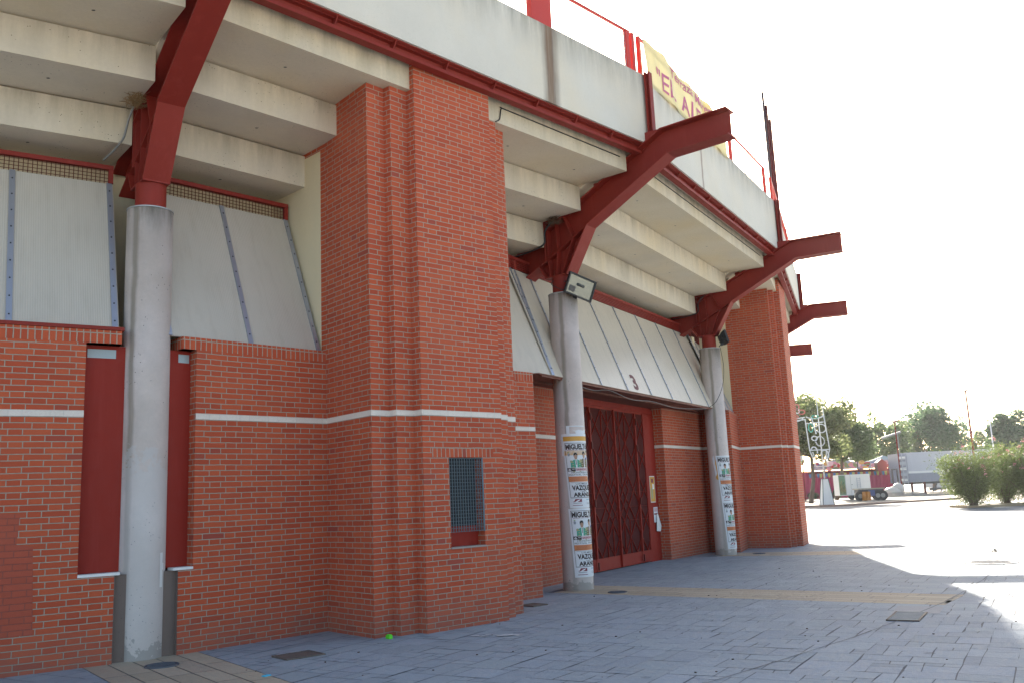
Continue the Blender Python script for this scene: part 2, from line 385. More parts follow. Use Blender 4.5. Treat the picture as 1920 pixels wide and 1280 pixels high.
brick_run(BAYS[0], .3, 6.62)
oZ = brick_run(BZ, .29, 6.62, slots=('R',))
oA = brick_run(BA, .29, 2.12, slots=('L',))
oA2 = brick_run(BA, 4.2, 5.78)
oC = brick_run(BC, .62, 2.12)
brick_run(BC, 4.2, 7.2); brick_run(BD, .3, 7.1); brick_run(BAYS[6], .3, 7.1)
# concrete strips that seat the near column in the wall
m = M()
MSEAT = concrete('rough_render', (.20, .15, .125), (.11, .09, .08), (.20, .14, .11), spots=.4)
bbox(m, BA, .15, .285, WN - .3, WN - .05, -.02, .831); bbox(m, BA, .285, .2885, WN - .3, WN - .002, -.02, .831); part(m, 'column_seat', MSEAT); m = M(); bbox(m, BZ, 6.626, 6.75, WN - .3, WN - .05, -.02, .831); bbox(m, BZ, 6.6215, 6.626, WN - .3, WN - .002, -.02, .831); part(m, 'column_seat', MSEAT)
# big washed repair patch on the far-left brickwork
m = M(); q = [(4.2, .35), (5.93, .35), (5.90, 1.15), (5.76, 1.18), (5.78, 1.46), (4.2, 1.50)]
m.face([BZ.P(t, WN + .003, z) for t, z in q], [(t + .1, z) for t, z in q]); part(m, 'washed_patch', MB_pink, oZ, 'paler washed patch of brickwork')

# ------------------------------------------------------------------ brick piers
PIER = [(2.10, -.3), (2.10, .24), (2.005, 1.25), (2.258, 1.25), (2.268, 1.365), (2.52, 1.365), (2.525, 1.505), (3.735, 1.565), (3.735, 1.43), (4.0, 1.415), (4.0, 1.285), (4.30, 1.26), (4.30, .20)]
def pier(bay, window=False, label=None):
    m = M(); ztop = 6.70
    # upper inside edge is stepped where the seating slabs cross, so the shaft just runs up into them
    u = 0; side = PIER
    for i, (a, b) in enumerate(zip(side[:-1], side[1:])):
        L = math.hypot(b[0] - a[0], b[1] - a[1])
        if i == 6 and window:
            # front face with the ticket window opening
            w0, w1 = (2.893 - a[0]) / (b[0] - a[0]), (3.405 - a[0]) / (b[0] - a[0]); zs = [-.02, .89, 1.905, ztop]
            F_ = lambda s: (a[0] + (b[0] - a[0]) * s, a[1] + (b[1] - a[1]) * s)
            for (s0, s1, z0, z1) in ((0, w0, -.02, ztop), (w1, 1, -.02, ztop), (w0, w1, -.02, .89), (w0, w1, 1.905, ztop)):
                p, q = F_(s0), F_(s1)
                m.face([bay.P(*p, z0), bay.P(*q, z0), bay.P(*q, z1), bay.P(*p, z1)], [(u + L * s0, z0), (u + L * s1, z0), (u + L * s1, z1), (u + L * s0, z1)])
            p, q = F_(w0), F_(w1); d = .14
            pi, qi = (p[0], p[1] - d), (q[0], q[1] - d)
            m.face([bay.P(*p, .89), bay.P(*pi, .89), bay.P(*pi, 1.905), bay.P(*p, 1.905)], [(0, .89), (d, .89), (d, 1.905), (0, 1.905)])
            m.face([bay.P(*qi, .89), bay.P(*q, .89), bay.P(*q, 1.905), bay.P(*qi, 1.905)], [(0, .89), (d, .89), (d, 1.905), (0, 1.905)])
            m.face([bay.P(*p, 1.905), bay.P(*pi, 1.905), bay.P(*qi, 1.905), bay.P(*q, 1.905)])
        else:
            m.face([bay.P(*a, -.02), bay.P(*b, -.02), bay.P(*b, ztop), bay.P(*a, ztop)], [(u, -.02), (u + L, -.02), (u + L, ztop), (u, ztop)])
        u += L
    m.face([bay.P(*p, ztop) for p in side][::-1])
    o = part(m, 'brick_pier', MB)
    if label: o['label'] = label
    m = M(); off = .003; pts = side[1:]
    # offset outline for the white band
    def offs(pts, d):
        out = []
        for i, p in enumerate(pts):
            ns = []
            for a, b in ((pts[i - 1], p) if i else (None, None), (p, pts[i + 1]) if i < len(pts) - 1 else (None, None)):
                if a is None: continue
                dx, dy = b[0] - a[0], b[1] - a[1]; L = math.hypot(dx, dy); ns.append((-dy / L, dx / L))
            nx = sum(q[0] for q in ns); ny = sum(q[1] for q in ns); L = math.hypot(nx, ny)
            k = d / L * (1.414 if len(ns) == 2 and L < 1.6 else 1)
            out.append((p[0] + nx / L * k * (L and 1), p[1] + ny / L * k))
        return out
    outer = offs(pts, off)
    u = 0
    for i in range(len(pts) - 1):
        a, b = outer[i], outer[i + 1]; L = math.hypot(b[0] - a[0], b[1] - a[1])
        m.face([bay.P(*a, ZB0), bay.P(*b, ZB0), bay.P(*b, ZB1), bay.P(*a, ZB1)], [(u, ZB0), (u + L, ZB0), (u + L, ZB1), (u, ZB1)])
        a2, b2 = pts[i], pts[i + 1]
        m.face([bay.P(*a, ZB1), bay.P(*b, ZB1), bay.P(*b2, ZB1), bay.P(*a2, ZB1)]); m.face([bay.P(*a2, ZB0), bay.P(*b2, ZB0), bay.P(*b, ZB0), bay.P(*a, ZB0)])
        u += L
    part(m, 'white_band', MBAND, o)
    return o
pA = pier(BA, True, 'near brick pier with the ticket window')
pC = pier(BC, False, 'brick pier beyond the gate')
pier(BAYS[6], False); 
# ticket window pieces (front face runs slightly askew; local frame of that face)
a, b = PIER[6], PIER[7]; fd = V2(b[0] - a[0], b[1] - a[1]).normalized()
def TW(t, d, z):   # t along the bay, d outwards from the face
    s = (t - a[0]) / fd.x; q = V2(*a) + fd * s; return BA.P(q.x - fd.y * d, q.y + fd.x * d, z)
m = M(); m.box(2.65, 3.58, -.02, .003, 1.907, 2.022, lambda t, d, z: TW(t, d, z)); part(m, 'soldier_lintel', MS, pA)
m = M(); m.box(2.893, 3.405, -.14, -.12, .89, 1.12, TW); m.box(2.893, 3.405, -.2, -.14, 1.1, 1.9, TW, 1)
part(m, 'ticket_shutter', [MREDL, MDK], pA, 'red shutter behind the grid')
m = M(); m.box(2.893, 3.41, -.13, .012, .872, .892, TW); part(m, 'window_sill', paint('stone_sill', (.35, .3, .26), .8, .2), pA)
m = M()
for i in range(14): t = 2.90 + i * (.498 / 13); m.beam(TW(t, -.006, 1.055), TW(t, -.006, 1.90), .005, .008, TW(0, 1, 0) - TW(0, 0, 0))
for i in range(22): z = 1.06 + i * (.835 / 21); m.beam(TW(2.895, -.012, z), TW(3.403, -.012, z), .008, .005, (0, 0, 1))
m.beam(TW(3.402, -.004, 1.05), TW(3.402, -.004, 1.9), .006, .02, (0, 0, 1)); part(m, 'window_grid', MGRID, pA)

# ------------------------------------------------------------------ gate recess (bay B)
RN = -.72
m = M()
poly_wall(m, BB, [(-1.4, RN), (1.60, RN)], -.02, 3.14)
part(m, 'brick_wall', MB, None, 'recessed brick wall left of the gate')
m = M(); poly_wall(m, BB, [(5.87, -1.0), (5.88, RN - .02), (8.10, -.62), (8.02, .05)], -.02, 3.14, .11)
oG = part(m, 'brick_wall', MB, None, 'recessed brick wall right of the gate')
m = M(); poly_wall(m, BB, [(5.868, -1.0), (5.877, RN - .017), (8.097, -.617), (8.018, .05)], ZB0, ZB1); part(m, 'white_band', MBAND, oG)
m = M(); poly_wall(m, BB, [(5.868, -1.0), (5.877, RN - .017), (8.097, -.617), (8.018, .05)], ZC0 - .01, 3.26); part(m, 'brick_coping', MS, oG)
m = M(); poly_wall(m, BB, [(-1.4, RN + .003), (1.60, RN + .003)], ZB0, ZB1); part(m, 'white_band', MBAND, oG)
m = M(); poly_wall(m, BB, [(-1.4, RN + .003), (1.60, RN + .003)], ZC0 - .01, 3.26); part(m, 'brick_coping', MS, oG)
m = M(); poly_wall(m, BB, [(1.60, RN), (1.60, -1.0)], -.02, 3.26); part(m, 'door_jamb', MB, oG)

DN = -.95
gate = M(); bbox(gate, BB, 1.6, 5.87, DN - .12, DN - .03, 3.10, 3.26); bbox(gate, BB, 1.6, 5.87, DN - .03, DN + .0, 3.13, 3.2)
bbox(gate, BB, 5.30, 5.868, DN - .06, DN - .004, 0, 3.10); bbox(gate, BB, 1.60, 2.20, DN - .06, DN - .004, 0, 3.10)
gateo = part(gate, 'entrance_gate', MREDL, None, 'tall red steel gate with diamond lattice')
def lattice(t0, t1, verts):
    """flat bars welded in tall diamonds on the sheet, in the plane n = DN"""
    m = M(); z0, z1 = .25, 3.07; px, pz = .55, .627; nn = DN - .006
    def seg(a, b, wd=.014):
        m.beam(BB.P(a[0], nn, a[1]), BB.P(b[0], nn, b[1]), wd * .45, .022, (BB.P(0, 1, 0) - BB.P(0, 0, 0)))
    def clip(tA, zA, s, lo=z0, hi=z1, a=t0, b=t1):
        # line z = zA + s (t - tA) clipped to the rectangle
        ta, tb = a, b
        for zz in (lo, hi):
            tt = tA + (zz - zA) / s
            if (zz == lo) == (s > 0): ta = max(ta, tt)
            else: tb = min(tb, tt)
        if tb - ta > .02: seg((ta, zA + s * (ta - tA)), (tb, zA + s * (tb - tA)))
    sl = pz / px * 1.0
    for k in range(-14, 22):
        tA = 3.75 + k * px
        clip(tA, z1, sl * 1.0); clip(tA, z1, -sl * 1.0)
    for tv in verts:
        if t0 < tv < t1:
            seg((tv, 1.62), (tv, z1)); seg((tv, z0), (tv, .92))
    # denser centre
    for k in range(-8, 9):
        tA = 3.75 + (k + .5) * px
        for s in (sl, -sl):
            clip(tA, z1 - 3 * pz + 0.0, s, .92, 1.68, max(t0, 3.2), min(t1, 4.3))
    for z in (.90, 1.17, 1.46):
        for (p, q) in ((2.2, 3.2), (4.3, 5.3)):
            a_, b_ = max(p, t0), min(q, t1)
            if b_ > a_: seg((a_, z), (b_, z), .01)
    return m
for (t0, t1, bars) in ((2.20, 2.64, ()), (2.66, 3.745, ()), (3.755, 4.80, ()), (4.82, 5.30, ())):
    m = M(); bbox(m, BB, t0, t1, DN - .06, DN - .025, .02, 3.10); bbox(m, BB, t0, t1, DN - .05, DN - .001, .02, .25)
    leaf = part(m, 'gate_leaf', MREDL, gateo)
    m = M(); bbox(m, BB, t0 + .02, t1 - .02, DN - .024, DN - .018, .25, 3.08); m.build('dark_sheet', paint('dark_gate_sheet', (.085, .014, .011), .9, .2, (.10, .03, .03)), leaf)
    lm = lattice(t0, t1, (3.2, 3.475, 4.025, 4.3)); lm.build('lattice', MREDL, leaf)
for t in (2.65, 4.81): m = M(); bbox(m, BB, t - .02, t + .02, DN - .001, DN + .03, .25, 3.08); part(m, 'gate_stile', MREDL, gateo)
m = M(); bbox(m, BB, 3.738, 3.762, DN - .001, DN + .035, .03, 3.10); part(m, 'gate_stile', MREDL, gateo)
for t in (2.65, 4.81):
    for z in (.12, 1.27, 2.35, 2.9): m = M(); bbox(m, BB, t - .014, t + .014, DN + .0305, DN + .055, z - .07, z + .07); part(m, 'gate_hinge', MDRED, gateo)

# ------------------------------------------------------------------ sloping window panels and canopy
def slope_pt(bay, t, s, nb, zb, nt_, zt, off=0):
    dn, dz = nt_ - nb, zt - zb; L = math.hypot(dn, dz)
    return bay.P(t, nb + dn * s + dz / L * off, zb + dz * s - dn / L * off)
def panels(bay, t0, t1, bars, nb=.18, nt_=-.56, mat_=MPANEL, barw=.055, barm=MALU, mesh=True, label=None, railw=.05):
    zb, zt = 3.268, 5.10
    o = None
    cuts = [t0] + [b for b in bars if t0 + .05 < b < t1 - .05] + [t1]
    for a_, b_ in zip(cuts[:-1], cuts[1:]):
        m = M()
        q = [slope_pt(bay, t, s, nb, zb, nt_, zt) for t, s in ((a_, 0), (b_, 0), (b_, 1), (a_, 1))]
        m.face(q, [(a_, 0), (b_, 0), (b_, 2), (a_, 2)])
        q2 = [slope_pt(bay, t, s, nb, zb, nt_, zt, -.016) for t, s in ((a_, 0), (b_, 0), (b_, 1), (a_, 1))]
        m.face(q2[::-1], None); m.face([q[0], q2[0], q2[1], q[1]]); m.face([q[3], q[2], q2[2], q2[3]])
        o = part(m, 'wall_panel', mat_, None, label)
    for b_ in bars:
        m = M(); w_ = barw / 2
        m.box(b_ - w_, b_ + w_, .0, 1.0, .004, .016, lambda t, s, of: slope_pt(bay, t, s, nb, zb, nt_, zt, of))
        for k in range(9):
            s = .06 + k * .11
            m.box(b_ - .007, b_ + .007, s - .0036, s + .0036, .0165, .021, lambda t, s_, of: slope_pt(bay, t, s_, nb, zb, nt_, zt, of), 1)
        part(m, 'glazing_bar', [barm, MBLK], None)
    # top rail and wire mesh strip
    m = M(); bbox(m, bay, t0, t1, nt_ - .03, nt_ + .03, 5.26, 5.31); bbox(m, bay, t0, t0 + .05, nt_ - .025, nt_ + .025, 5.10, 5.26); bbox(m, bay, t1 - .05, t1, nt_ - .025, nt_ + .025, 5.10, 5.26)
    rail = part(m, 'panel_head_rail', MRED)
    m = M()
    if mesh:
        k = int((t1 - t0) / .045)
        for i in range(k): t = t0 + .05 + i * .045; m.beam(bay.P(t, nt_, 5.10), bay.P(t, nt_, 5.262), .006, .006)
        for i in range(4): z = 5.12 + i * .04; m.beam(bay.P(t0, nt_ + .008, z), bay.P(t1, nt_ + .008, z), .005, .005)
        m.build('wire_mesh', MDRED, rail)
    else:
        for i in range(5): z = 5.115 + i * .032; bbox(m, bay, t0, t1, nt_ - .02, nt_ + .01, z, z + .02)
        m.build('vent_slats', MRED, rail)
panels(BAYS[0], .2, 6.6, [.3, 1.4, 2.5, 3.6, 4.7, 5.7])
panels(BZ, .25, 6.60, [.3, 1.35, 2.4, 3.45, 4.5, 5.6, 6.56])
panels(BA, .16, 2.06, [.17, 1.13, 2.03])
panels(BA, 4.31, 6.34, [5.2, 6.30], mat_=MPANEL_c, mesh=False)
panels(BB, -.62, 7.9, [-.55, .06, 1.18, 2.30, 3.42, 4.54, 5.66, 6.76], nb=.05, nt_=-.66, mat_=MPANEL_c, barw=.035, mesh=False, label='cream canopy panel over the gate')
panels(BC, .4, 2.06, [.45, 1.2, 2.0]); panels(BC, 4.4, 7.0, [4.5, 5.6, 6.9]); panels(BD, .3, 6.9, [.4, 1.5, 2.6, 3.7, 4.8, 5.9])
# red sill bar on the left wall
m = M(); bbox(m, BZ, .3, 6.64, .10, .26, 3.264, 3.30); part(m, 'sill_bar', MRED)
# canopy soffit over the gate
m = M(); prof = [(BB, [(-1.4, RN + .004), (-1.25, .06), (7.0, .03), (7.9, -.2), (8.1, RN)])]
q = [(-1.3, -1.05), (-1.0, .045), (6.95, .03), (7.5, .0), (8.05, -.3), (8.1, -1.05)]
m.face([BB.P(t, n, 3.252) for t, n in q]); m.face([BB.P(t, n, 3.266) for t, n in q][::-1])
for i in range(len(q) - 1): m.face([BB.P(*q[i], 3.252), BB.P(*q[i + 1], 3.252), BB.P(*q[i + 1], 3.266), BB.P(*q[i], 3.266)])
sof = part(m, 'canopy_soffit', MSOF)
m = M(); bbox(m, BB, -.9, 6.95, -.02, .03, 3.225, 3.251); bbox(m, BB, -.9, 7.3, -.42, -.37, 3.22, 3.251); part(m, 'soffit_batten', MSOF, sof)
# canopy number
def text_mesh(txt, size, font_off=0.0, xs=1.0, spacing=1.0):
    cu = bpy.data.curves.new('t', 'FONT'); cu.body = txt; cu.size = size; cu.offset = font_off; cu.space_character = spacing; cu.resolution_u = 3
    ob = bpy.data.objects.new('t', cu); S.collection.objects.link(ob)
    dg = bpy.context.evaluated_depsgraph_get(); me = ob.evaluated_get(dg).to_mesh()
    vs = [(v.co.x * xs, v.co.y) for v in me.vertices]; fs = [list(p.vertices) for p in me.polygons]
    ob.evaluated_get(dg).to_mesh_clear(); bpy.data.objects.remove(ob); bpy.data.curves.remove(cu)
    return vs, fs
def add_text(m, txt, size, f, off=0.0, xs=1.0, mi=0, spacing=1.0, fitw=None):
    vs, fs = text_mesh(txt, size, off, xs, spacing)
    if fitw and vs:
        x0 = min(v[0] for v in vs); x1 = max(v[0] for v in vs); k = fitw / (x1 - x0); vs = [((v[0] - x0) * k, v[1]) for v in vs]
    for fc in fs: m.face([f(*vs[i]) for i in fc], None, mi)
m = M(); dzn = -.71 / 1.832
def on_slope(x, y):
    s = (y) / math.hypot(.71, 1.832); return slope_pt(BB, 2.66 + x, s + .035, .05, 3.268, -.66, 5.10, .004)
add_text(m, '3', .42, on_slope, .016, 1.25, 0); part(m, 'gate_number', plain('faded_maroon_paint', (.20, .09, .09), .8), None)

# ------------------------------------------------------------------ inner back wall (plaster)
for bay in BAYS:
    m = M(); loft(m, bay, [(-1.35, 0), (-1.35, 5.46), (-1.08, 5.46), (-1.08, 0)] if bay is BB else [(-1.3, 0), (-1.3, 5.46), (-.98, 5.46), (-.98, 0)]); part(m, 'plaster_wall', MCREAM)
for bay, ts in ((BA, (2.13, 4.28)), (BC, (2.13, 4.28)), (BAYS[6], (2.13, 4.28))):
    m = M(); bbox(m, bay, ts[0] - .035, ts[0] + .3, -1.0, .15, 3.262, 5.84); part(m, 'plaster_return', MCREAM)
    m = M(); bbox(m, bay, ts[1] - .3, ts[1] + .03, -1.0, .15, 3.262, 5.84); part(m, 'plaster_return', MCREAM)
for bay, q in ((BB, (7.92, 8.1, -1.0, -.62, 3.3, 5.1)),):
    m = M(); bbox(m, bay, *q); part(m, 'plaster_return', MCREAM)

# ------------------------------------------------------------------ seating slabs, ring beam, parapet
for bay in BAYS:
    g = .012
    units = [([(-1.35, 5.462), (-.2, 5.462), (-.2, 5.88), (-.24, 5.90), (-1.35, 5.90)], MSLAB_1),
             ([(-.235, 5.905), (.55, 5.915), (.55, 6.315), (.51, 6.33), (-1.2, 6.33), (-1.2, 5.96), (-.235, 5.96)], MSLAB_2),
             ([(.515, 6.335), (1.43, 6.345), (1.43, 6.685), (1.39, 6.70), (-.4, 6.70), (-.4, 6.40), (.515, 6.40)], MSLAB_t),
             ([(1.395, 6.705), (1.68, 6.705), (1.68, 6.86), (-.2, 6.86), (-.2, 6.80), (1.395, 6.80)], MSLAB)]
    for prof, mm in units:
        m = M(); loft(m, bay, prof, .15 if prof[0][0] < 1.2 else .012, .15 if prof[0][0] < 1.2 else .012)
        hn, hz = (prof[0][0] + prof[1][0]) / 2, prof[0][1] - .0035
        if prof[0][0] < -1: hn = -.6
        if hz < 6.6:
            for t in (.9, 2.6, 4.4, 6.0):
                c = bay.P(t + .3 * math.sin(t * 7 + hn * 9), hn, hz)
                m.face([(c.x + .02 * math.cos(k), c.y + .014 * math.sin(k), c.z) for k in [j * math.pi / 4 for j in range(8)]][::-1], None, 1)
        part(m, 'seating_slab', [mm, MBLK])
    mm = MPAR_a if bay is BA else MPAR_b if bay is BB else MPAR
    m = M(); loft(m, bay, [(1.62, 6.865), (1.62, 7.88), (1.76, 7.88), (1.76, 6.735), (1.685, 6.735), (1.685, 6.865)], .02, .02); part(m, 'parapet_panel', mm)
    m = M()
    loft(m, bay, [(1.56, 6.585), (1.56, 6.703), (1.683, 6.703), (1.683, 6.73), (1.735, 6.73), (1.735, 6.718), (1.625, 6.70), (1.61, 6.625), (1.675, 6.628), (1.675, 6.585)], .10, .10)
    ring = part(m, 'ring_channel', MRED)
    k = int(bay.L / .8)
    for i in range(k + 1):
        m = M()
        t = .45 + i * (bay.L - .3) / k; t1_ = t + .014
        a_ = [(1.612, 6.627), (1.672, 6.627), (1.74, 6.732), (1.63, 6.698)]
        p0 = [bay.P(t, *q) for q in a_]; p1 = [bay.P(t1_, *q) for q in a_]
        m.face(p0); m.face(p1[::-1])
        for j in range(4): m.face([p0[j], p0[(j + 1) % 4], p1[(j + 1) % 4], p1[j]])
        if bay in BAYS[1:6]: m.build('gusset', MRED, ring)
# ------------------------------------------------------------------ columns and steel brackets
CR = .235; CH = 4.63
def column(i):
    c = COLS[i]; m = M(); n = 40
    push = radial(i) * (.02 if i in (1, 2) else 0)
    cx, cy = c.x + push.x, c.y + push.y
    for k in range(n):
        a0, a1 = 2 * math.pi * k / n, 2 * math.pi * (k + 1) / n
        p = lambda a, z, r=CR: (cx + r * math.cos(a), cy + r * math.sin(a), z)
        m.face([p(a0, -.03), p(a1, -.03), p(a1, CH), p(a0, CH)], [(a0 * CR, 0), (a1 * CR, 0), (a1 * CR, CH), (a0 * CR, CH)], 0, True)
        m.face([p(a0, CH), p(a1, CH), p(a1, CH, .0), p(a0, CH, 0)][:3])
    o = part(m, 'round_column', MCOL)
    m = M()
    for k in range(n):
        a0, a1 = 2 * math.pi * k / n, 2 * math.pi * (k + 1) / n
        p = lambda a, z, r: (cx + r * math.cos(a), cy + r * math.sin(a), z)
        m.face([p(a0, CH + .002, .24), p(a1, CH + .002, .24), p(a1, CH + .014, .24), p(a0, CH + .014, .24)])
        m.face([p(a0, CH + .014, .24), p(a1, CH + .014, .24), (cx, cy, CH + .014)])
        m.face([p(a0, CH + .014, .16), p(a1, CH + .014, .16), p(a1, 4.93, .16), p(a0, 4.93, .16)], None, 1, True)
        m.face([p(a1, CH + .002, .24), p(a0, CH + .002, .24), (cx, cy, CH + .002)])
    part(m, 'column_cap', [plain('galvanised_plate', (.4, .4, .4), .5, .4), MRED], o)
def bracket(i):
    c = COLS[i]; r = radial(i); t = V2(-r.y, r.x)
    def P(s, z, w_): q = c + r * s + t * w_; return Vector((q.x, q.y, z))
    HW = .145; FT = .02; WT = .008
    m = M()
    def plate(pts, w0, w1):   # polygon in (s,z) extruded across
        a_ = [P(s, z, w0) for s, z in pts]; b_ = [P(s, z, w1) for s, z in pts]
        m.face(a_); m.face(b_[::-1])
        for j in range(len(pts)): k = (j + 1) % len(pts); m.face([a_[j], b_[j], b_[k], a_[k]])
    def flange(line, th, w_=HW, up=1):
        # strip following a polyline, thickness inward
        for (s0, z0), (s1, z1) in zip(line[:-1], line[1:]):
            d = V2(s1 - s0, z1 - z0).normalized(); nn = V2(-d.y, d.x) * th * up
            plate([(s0, z0), (s1, z1), (s1 + nn.x, z1 + nn.y), (s0 + nn.x, z0 + nn.y)], -w_, w_)
    top = [(-.95, 5.37), (2.03, 6.88), (3.12, 6.895)]; bot = [(-.66, 4.99), (2.13, 6.455), (3.12, 6.475)]
    # web
    plate([bot[0], bot[1], top[1], top[0]], -WT, WT); plate([bot[1], bot[2], top[2], top[1]], -WT, WT)
    # haunch web
    hb = 4.93
    plate([(-.20, hb), (.17, hb), (.60, 5.655), (-.34, 5.165)], -WT, WT)
    flange(top, -FT); 
    flange([bot[0], (-.33, 5.163)], FT); flange([(.60, 5.652), bot[1], bot[2]], FT)
    flange([(-.22, hb), (-.36, 5.155)], FT, HW, -1)
    flange([(.19, hb), (.62, 5.66)], FT, HW, 1)
    plate([(-.23, hb), (.20, hb), (.20, hb + .02), (-.23, hb + .02)], -HW, HW)
    # stiffeners, fan shaped, both sides
    mid0, mid1 = (-.33, 5.17), (.60, 5.655)
    lo = [-.14, -.03, .09]
    hi = [-.17, .03, .33]
    for sgn in (-1, 1):
        w0, w1 = (WT, HW - .02) if sgn > 0 else (-HW + .02, -WT)
        def rib(a_, b_, th=.012):
            d = V2(b_[0] - a_[0], b_[1] - a_[1]).normalized(); nn = V2(-d.y, d.x) * th / 2
            plate([(a_[0] - nn.x, a_[1] - nn.y), (b_[0] - nn.x, b_[1] - nn.y), (b_[0] + nn.x, b_[1] + nn.y), (a_[0] + nn.x, a_[1] + nn.y)], w0, w1)
        rib(mid0, mid1)
        L = lambda s: 5.17 + (s + .33) / .93 * .485
        for l, h_ in zip(lo, hi): rib((l, hb + .02), (h_, L(h_)))
        T = lambda s: 5.37 + (s + .95) / 2.98 * 1.51 - .02
        rib((-.17, L(-.17)), (-.17, T(-.17))); rib((.03, L(.03)), (.0, T(.0) )); rib((.33, L(.33)), (.16, T(.16)))
    # bearing block on top under the slab
    plate([(-.20, T(-.20) + .018), (.12, T(.12) + .018), (.02, 5.88), (-.20, 5.88)], -WT, WT)
    plate([(-.22, 5.20), (-.205, 5.20), (-.205, 5.895), (-.22, 5.895)], -HW + .004, HW - .004)
    plate([(-.20, 5.88), (.04, 5.88), (.04, 5.898), (-.20, 5.898)], -HW + .01, HW - .01)
    plate([(.02, 5.86), (.035, 5.86), (.13, T(.13) + .02), (.11, T(.11) + .02)], -HW + .012, HW - .012)
    plate([(.74, T(.74) + .018), (.84, T(.84) + .018), (.84, 6.34), (.74, 6.34)], -.05, .05)
    plate([(1.52, T(1.52) + .018), (1.98, T(1.98) + .018), (1.98, 6.885), (1.72, 6.895), (1.52, 6.72)], -.11, .11)
    o = part(m, 'steel_bracket', MRED)
    m = M(); plate([(-1.35, 5.40), (-.98, 5.42), (-.93, 5.50), (-.6, 5.70), (1.30, 6.665), (1.38, 6.72), (-1.35, 6.72)], -.149, .149); part(m, 'joint_block', MSLAB)
    # post covering the parapet joint
    m = M(); plate([(1.63, 6.885), (1.86, 6.885), (1.86, 7.90), (1.63, 7.90)], -.01, .01)
    plate([(1.80, 6.885), (1.82, 6.885), (1.82, 7.90), (1.80, 7.90)], -.085, .085)
    plate([(1.86, 6.885), (1.875, 6.885), (1.875, 7.90), (1.86, 7.90)], -.05, .05)
    m.build('joint_post', MRED, o)
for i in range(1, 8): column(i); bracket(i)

# ------------------------------------------------------------------ fence on the parapet
def fence(bay, posts, rail, mesh=(), wide=(), solid=()):
    n = 1.70; z0, z1 = 7.88, 8.55; o = None
    for t in posts:
        m = M(); bbox(m, bay, t - .035, t + .035, n - .03, n + .03, z0, z1)
        bbox(m, bay, t - .05, t + .05, n - .05, n + .05, z0, z0 + .012); o = part(m, 'fence_post', MRED_b)
    for (a_, b_) in wide:
        m = M(); bbox(m, bay, a_, b_, n - .05, n + .05, z0, 9.6); bbox(m, bay, a_ - .06, a_ - .002, n - .02, n + .07, z0, 9.6); part(m, 'wide_post', MRED_b)
    for (a_, b_) in rail:
        m = M(); m.beam(bay.P(a_, n, z1), bay.P(b_, n, z1), .03, .04); part(m, 'fence_rail', MRED_b)
    for (a_, b_, mm) in mesh:
        m = M(); k = int((b_ - a_) / .05)
        for i in range(k + 1): t = a_ + i * (b_ - a_) / k; m.beam(bay.P(t, n, z0), bay.P(t, n, z1), .0035, .0035)
        for i in range(1, 13): z = z0 + i * .0515; m.beam(bay.P(a_, n + .003, z), bay.P(b_, n + .003, z), .0035, .0035)
        part(m, 'fence_mesh', mm)
MRED_b = paint('bright_red_paint', (.50, .045, .03), .4, .1)
MWIRE = plain('pale_wire', (.35, .40, .45), .5, .4)
fence(BZ, [.3, 3.4, 6.5], [(.2, 6.7)])
fence(BA, [2.2, 6.72, 6.86], [(.2, 6.8)], [(4.95, 6.68, MWIRE), (.3, 4.40, MWIRE)], [(4.50, 4.88)])
fence(BB, [-.22, 4.45, 6.95], [(-.22, 7.05)])
fence(BC, [.12, 2.4, 4.7], [(.1, 7.2)], [(.15, 7.2, MRED_b)])
fence(BD, [.2, 3.6], [(.1, 7.2)])
m = M(); bbox(m, BB, 5.5, 5.62, 1.58, 1.68, 7.88, 8.0); part(m, 'cut_post_stub', MRED_b)


# ================================================================== ground
def ground_mat(name, base, dark, warm, crack=True, rough=.8, tint=False, stain=.5):
    m, n, b = mat(name, rough=rough, spec=.35); pos = geo(n)
    c = mix(n, noise(n, pos, .35, 5, .6), base, dark)
    c = mix(n, mth(n, 'MULTIPLY', mth(n, 'MAXIMUM', mth(n, 'SUBTRACT', noise(n, mapv(n, pos, loc=(5, 9, 0)), .9, 5, .7), .5), 0.0), 2.0 * stain), c, warm)
    c = mix(n, mth(n, 'MULTIPLY', noise(n, pos, 18, 5, .7), .35), c, tuple(x * .5 for x in dark))
    if tint:
        at_ = N(n, 'ShaderNodeVertexColor'); at_.layer_name = 'tint'
        c = mix(n, 1.0, c, at_.outputs[0], 'MULTIPLY')
    n.links.new(c, b.inputs['Base Color'])
    c2_ = N(n, 'ShaderNodeTexVoronoi'); c2_.inputs['Scale'].default_value = .8; n.links.new(mapv(n, pos, (1, 1, .2)), c2_.inputs['Vector'])
    spot = mth(n, 'MULTIPLY', mth(n, 'LESS_THAN', mth(n, 'ADD', c2_.outputs['Distance'], mth(n, 'MULTIPLY', noise(n, pos, 9, 3), .12)), .10), .45)
    c = mix(n, spot, c, tuple(x * .45 for x in dark)); n.links.new(c, b.inputs['Base Color'])
    bump(n, b, mth(n, 'ADD', noise(n, pos, 7, 6, .65), mth(n, 'MULTIPLY', noise(n, mapv(n, pos, (1, 2.2, 1)), 30, 4), .5)), .8, .015)
    return m
MTILE = ground_mat('stamped_concrete_grey', (.375, .425, .465), (.285, .33, .365), (.36, .38, .39), tint=True)
MTAN = ground_mat('stamped_concrete_tan', (.54, .46, .34), (.43, .365, .275), (.42, .31, .20), tint=True, stain=.8)
MTANP = ground_mat('tan_concrete', (.47, .37, .23), (.37, .29, .18), (.34, .22, .12))
MJOINT = ground_mat('joint_dirt', (.21, .22, .23), (.15, .16, .17), (.20, .19, .18))
MPLAZA = ground_mat('plaza_concrete', (.66, .62, .55), (.56, .53, .47), (.62, .56, .48))
MDIRT = ground_mat('dirt', (.40, .33, .25), (.30, .24, .18), (.42, .36, .27))
